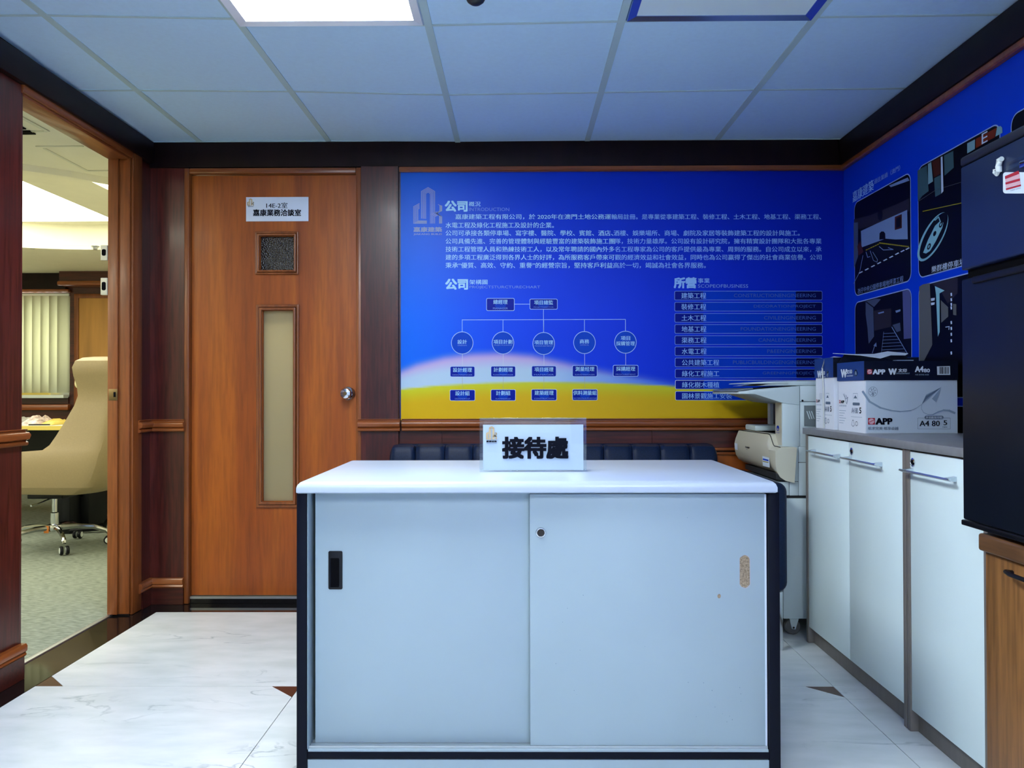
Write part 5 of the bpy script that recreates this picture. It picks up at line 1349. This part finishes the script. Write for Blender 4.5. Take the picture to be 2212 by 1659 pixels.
# linear grooves and grille near the doorway
def oz(px, py): return B(px, py, 'z', ZO)
def groove(p, q, w=.012):
    A_, C_ = oz(*p), oz(*q); d = (C_-A_); d.z = 0; d.normalize(); n_ = Vector((-d.y, d.x, 0))*w
    bm = BM(); lo_ = [bm.verts.new((*(v_.xy), ZO-.004)) for v_ in (A_-n_, C_-n_, C_+n_, A_+n_)]; hi_ = [bm.verts.new((*(v_.xy), ZO-.0005)) for v_ in (A_-n_, C_-n_, C_+n_, A_+n_)]
    bm.faces.new(lo_); bm.faces.new(hi_[::-1])
    for u in range(4): bm.faces.new((lo_[u], lo_[(u+1) % 4], hi_[(u+1) % 4], hi_[u]))
    obj('ceiling_joint', bm, M_['table_top'], co)
groove((96, 320), (190, 369), .007); groove((192, 368.5), (238, 368), .007); groove((78, 315.5), (180, 315), .005); groove((34, 246), (103, 283), .010); groove((34, 283), (100, 283), .006)
gr = thing('air_grille', tuple(oz(20, 268)), 'white ceiling air grille with dark slots in the office', 'air vent')
A_ = oz(60, 276)
for k in range(5):
    y_ = A_.y-.25+k*.07
    obj('slot', bx(A_.x-.75, A_.x-.01-.0*k, y_, y_+.045, ZO-.006, ZO-.001), M_['void_black'], gr)
obj('grille_frame', plate_with_holes(A_.x-.8, A_.x+.04, 0, .012, [], 0, .01), PL, gr) if False else None
for px_, py_ in ((70, 534), (206, 531)):
    c_ = oz(px_, py_)
    t = thing('downlight', (c_.x, c_.y, ZO), 'small round ceiling fitting in the office, %s' % ('near the window blinds' if px_ < 100 else 'above the orange wall panel'), 'ceiling fitting')
    obj('ring', lathe(BM(), [(.03, -.001), (.032, -.006), (.02, -.010), (.015, -.03 if px_ > 100 else -.014)], (c_.x, c_.y, ZO), 'z', 16), M_['steel'], t, smooth=True)
bm = BM(); box(bm, XW-.1, XW, -.5, YO+.1, 0, ZO+.3); box(bm, XW, XO-.001, -.6, -.5, 0, ZO+.3); box(bm, XO, XO+.08, YB+.005, YO, 0, ZO+.3)
struct('wall_office', bm, PL, 'cream side wall of the office, out of view')

for yy_ in (.8, 2.3):
    t = thing('light_panel', (-5.3, yy_, ZO), 'office ceiling light panel out of view, %s' % ('far from the window' if yy_ < 1 else 'nearer the doorway'), 'ceiling light', 'office ceiling panels out of view')
    obj('diffuser', bx(-6.4, -4.2, yy_-.3, yy_+.3, ZO-.012, ZO-.003), M_['office_fill'], t)  # unseen panels added to brighten the office
t = thing('light_panel', (-2.8, 1.5, ZO), 'office ceiling light panel out of view just inside the doorway', 'ceiling light', 'office ceiling panels out of view')
obj('diffuser', bx(-3.4, -2.2, 1.2, 1.8, ZO-.012, ZO-.003), M_['office_fill'], t)  # unseen panel added to lift the carpet and ceiling by the doorway
# office chair
ch = thing('office_chair', (-2.93, 5.0, 0), 'cream leather high-backed executive chair seen through the doorway', 'chair')
cl, cc_ = M_['cream_leather'], M_['cream_cushion']
def S3(px, py, y=4.70): 
    p = B(px, py, 'y', y); return (p.x, p.z)
# shell: loft of open U-shaped sections stacked from the bottom to the top of the back; each section (z): near wing front x, back x, half width
YCc = 5.0
def shell():
    bm = BM()
    rows_ = []
    # (z, front x, back x, half width, side bulge)
    P_ = [(.350, S3(70, 0)[0], S3(150, 0)[0], .16), (.365, S3(20, 0)[0], S3(186, 0)[0], .24), (.41, S3(-6, 0)[0], S3(213, 0)[0], .285), (.47, S3(-12, 0)[0], S3(226, 0)[0], .30), (.54, S3(-14, 0)[0], S3(236, 0)[0], .305),
          (.615, S3(-12, 0)[0], S3(243, 0)[0], .305), (.636, S3(92, 0)[0], S3(246, 0)[0], .30), (.665, S3(106, 0)[0], S3(248, 0)[0], .295), (.72, S3(118, 0)[0], S3(252, 0)[0], .285), (.80, S3(134, 0)[0], S3(258, 0)[0], .275),
          (.90, S3(152, 0)[0], S3(264, 0)[0], .26), (.96, S3(159, 0)[0], S3(267, 0)[0], .255), (1.02, S3(158, 0)[0], S3(268, 0)[0], .262), (1.08, S3(154, 0)[0], S3(269, 0)[0], .28), (1.13, S3(153, 0)[0], S3(268, 0)[0], .29),
          (1.17, S3(158, 0)[0], S3(266, 0)[0], .28), (1.19, S3(168, 0)[0], S3(262, 0)[0], .25), (1.198, S3(184, 0)[0], S3(256, 0)[0], .20)]
    n = 28
    for z, xf, xb, hw in P_:
        ring = []
        for i in range(n+1):
            t = -1+2*i/n      # -1 near wing front .. 0 back .. 1 far wing front
            a_ = abs(t); r = .16 if z > .4 else .1
            L1 = xb-xf
            if a_ > .42: x = xb-.10-(L1-.10)*((a_-.42)/.58); y = hw - .012*((a_-.42)/.58)
            else:
                g_ = a_/.42*PI/2; x = xb-.10*(1-math.cos(g_)) - 0; x = xb-.10+.10*math.cos(g_); y = hw*math.sin(g_)**.75
            ring.append(bm.verts.new((x, YCc+math.copysign(y, t), z)))
        rows_.append(ring)
    for A, C in zip(rows_, rows_[1:]):
        for j in range(n): bm.faces.new((A[j], A[j+1], C[j+1], C[j]))
    return bm
o = obj('shell', shell(), cl, ch, smooth=True)
mo = o.modifiers.new('s', 'SOLIDIFY'); mo.thickness = .045; mo.offset = -1
for p in o.data.polygons: p.use_smooth = True
mo = o.modifiers.new('b', 'BEVEL'); mo.width = .012; mo.segments = 3; mo.limit_method = 'ANGLE'
obj('seat_cushion', bx(-3.22, -2.62, 4.76, 5.24, .40, .52), cc_, ch, bevel=.05, seg=5)
obj('back_cushion', prism(BM(), [(-2.78, .50), (-2.64, .50), (-2.52, 1.02), (-2.66, 1.02), (-2.74, .80), (-2.83, .62)], 'y', 4.79, 5.21), cc_, ch, bevel=.045, seg=4)
obj('headrest', prism(BM(), [(-2.70, 1.00), (-2.55, 1.00), (-2.52, 1.17), (-2.60, 1.185), (-2.69, 1.12)], 'y', 4.78, 5.22), cc_, ch, bevel=.035, seg=4)
hub = (-2.93, 5.0)
obj('base_plate', bx(hub[0]-.12, hub[0]+.10, hub[1]-.09, hub[1]+.09, .318, .346), M_['black_plastic'], ch, bevel=.006)
obj('gas_lift', lathe(BM(), [(.024, .13), (.024, .22), (.016, .225), (.016, .318)], (*hub, 0), 'z', 16), M_['chrome'], ch, smooth=True)
obj('lever', tube(BM(), [(hub[0], hub[1], .318), (hub[0]+.01, hub[1]-.17, .305), (hub[0]+.01, hub[1]-.26, .30)], .006, 8), M_['chrome'], ch, smooth=True)
sb = obj('star_base', lathe(BM(), [(.045, .105), (.05, .12), (.045, .145), (.03, .15)], (*hub, 0), 'z', 20), M_['chrome'], ch, smooth=True)
obj('size_tag', bx(hub[0]-.035, hub[0]-.005, hub[1]-.056, hub[1]-.054, .10, .145), M_['orange_tag'], ch)
for k in range(5):
    a_ = math.radians(-50+72*k)
    d = Vector((math.cos(a_), math.sin(a_)))
    pts = [(hub[0]+d.x*r_, hub[1]+d.y*r_, z_) for r_, z_ in ((.03, .128), (.12, .130), (.22, .118), (.29, .092), (.305, .070))]
    arm = obj('base_arm', tube(BM(), pts, [.020, .017, .015, .013, .011], 8), M_['chrome'], ch, smooth=True)
    cxk, cyk = hub[0]+d.x*.305, hub[1]+d.y*.305
    n_ = Vector((-d.y, d.x))
    for s_ in (-1, 1):
        w_ = obj('caster', lathe(BM(), [(.010, -.009), (.024, -.009), (.027, -.004), (.027, .004), (.024, .009), (.010, .009)], (0, 0, 0), 'y', 18), M_['black_plastic'], None, smooth=True)
        rot = Matrix.Rotation(math.atan2(n_.y, n_.x)-PI/2, 4, 'Z')
        w_.data.transform(Matrix.Translation((cxk+n_.x*.016*s_, cyk+n_.y*.016*s_, .0285)) @ rot)
        w_.parent = ch; w_.location = -Vector(ch.location)
        rg = obj('caster_ring', lathe(BM(), [(.013, -.0105), (.018, -.0105), (.018, -.009), (.013, -.009)], (0, 0, 0), 'y', 16), M_['hook_white'], None, smooth=True)
        rg.data.transform(Matrix.Translation((cxk+n_.x*.016*s_, cyk+n_.y*.016*s_, .0285)) @ rot)
        rg.parent = w_; rg.location = (0, 0, 0)

# meeting table
TY0, TX1 = 5.36, B(136, 920, 'y', 5.36).x+.25
tb = thing('meeting_table', (-3.8, 6.0, 0), 'pale office table with yellow edge behind the cream chair', 'table')
obj('tabletop', bx(-5.4, TX1, TY0+.004, 6.5, .726, .752), M_['table_top'], tb)
obj('edge_band', bx(-5.4, TX1, TY0, TY0+.0038, .724, .7525), M_['table_edge'], tb)
for x in (-5.2, TX1-.32):
    obj('leg_panel', bx(x, x+.05, TY0+.12, 6.35, .001, .7255), M_['black_plastic'], tb, bevel=.003)
obj('modesty_panel', bx(-5.14, TX1-.33, 6.0, 6.02, .25, .7255), M_['black_plastic'], tb)
obj('cable_arch', tube(BM(), [(TX1-.05, 5.60, .72), (TX1-.03, 5.58, .45), (TX1-.02, 5.56, .18), (TX1-.06, 5.54, .035), (TX1-.28, 5.50, .022)], .022, 8), M_['black_plastic'], tb, smooth=True)
pcw = thing('computer_tower', (-3.15, 5.75, 0), 'black computer tower standing under the office table', 'computer')
obj('case', bx(-3.30, -3.05, 5.62, 6.0, .02, .50), M_['black_plastic'], pcw, bevel=.006)
for k in range(8): obj('vent_slot', bx(-3.13, -3.09, 5.6175, 5.6195, .24+k*.026, .25+k*.026), M_['void_black'], pcw)
for x in (-3.28, -3.07):
    for y in (5.64, 5.97): obj('foot', lathe(BM(), [(.012, .0008), (.012, .0198)], (x, y, 0), 'z', 10), M_['void_black'], pcw)
# bagged papers on the table
rng = np.random.default_rng(3)
speckle(mat('bag_print', (0.50, 0.40, 0.36), .35), 30, .5)
mat('bag_pink', (0.55, 0.12, 0.30), .5); mat('bag_yellow', (0.65, 0.50, 0.12), .5); mat('bag_grey', (0.45, 0.46, 0.43), .4)
for (px0, px1, hgt, mm, lab) in ((36, 58, .06, 'bag_grey', 'crumpled pale plastic bag at the left end of the table'), (61, 102, .075, 'bag_print', 'crumpled printed plastic bag on the office table'), (105, 134, .045, 'bag_yellow', 'small yellowish packet beside the cream chair back')):
    A_, C_ = B(px0, 905, 'y', 5.6), B(px1, 905, 'y', 5.6)
    nx_, ny_ = 14, 8; bm = BM(); g = []
    for j in range(ny_+1):
        rw_ = []
        for i in range(nx_+1):
            u, v_ = i/nx_, j/ny_
            e = (math.sin(PI*u)*math.sin(PI*v_))**.55
            z = .7535 + (hgt*e*(.55+.45*rng.random()) if 0 < i < nx_ and 0 < j < ny_ else 0)
            rw_.append(bm.verts.new((A_.x+(C_.x-A_.x)*u, 5.48+.28*v_, z)))
        g.append(rw_)
    for j in range(ny_):
        for i in range(nx_): bm.faces.new((g[j][i], g[j][i+1], g[j+1][i+1], g[j+1][i]))
    bm.faces.new([g[0][i] for i in range(nx_+1)] + [g[j][nx_] for j in range(1, ny_+1)] + [g[ny_][i] for i in range(nx_-1, -1, -1)] + [g[j][0] for j in range(ny_-1, 0, -1)])
    tag(obj('plastic_bag', bm, M_[mm]), lab, 'bag', 'crumpled bags on the office table')
o = tag(obj('pen', tube(BM(), [(B(62, 905, 'y', 5.42).x, 5.42, .7585), (B(104, 905, 'y', 5.42).x, 5.44, .7585)], .0048, 8), M_['black_plastic'], smooth=True), 'thin black pen lying in front of the printed bag', 'pen')

for k_, m_ in MATS.items():          # printing inks are matt
    if k_.startswith(('mt_', 'p_', 'ink_')):
        m_.node_tree.nodes['Principled BSDF'].inputs['Specular IOR Level'].default_value = .12
# clean up unused font data
for me, _, _ in _tc.values():
    if me.users == 0: bpy.data.meshes.remove(me)
bpy.context.view_layer.update()
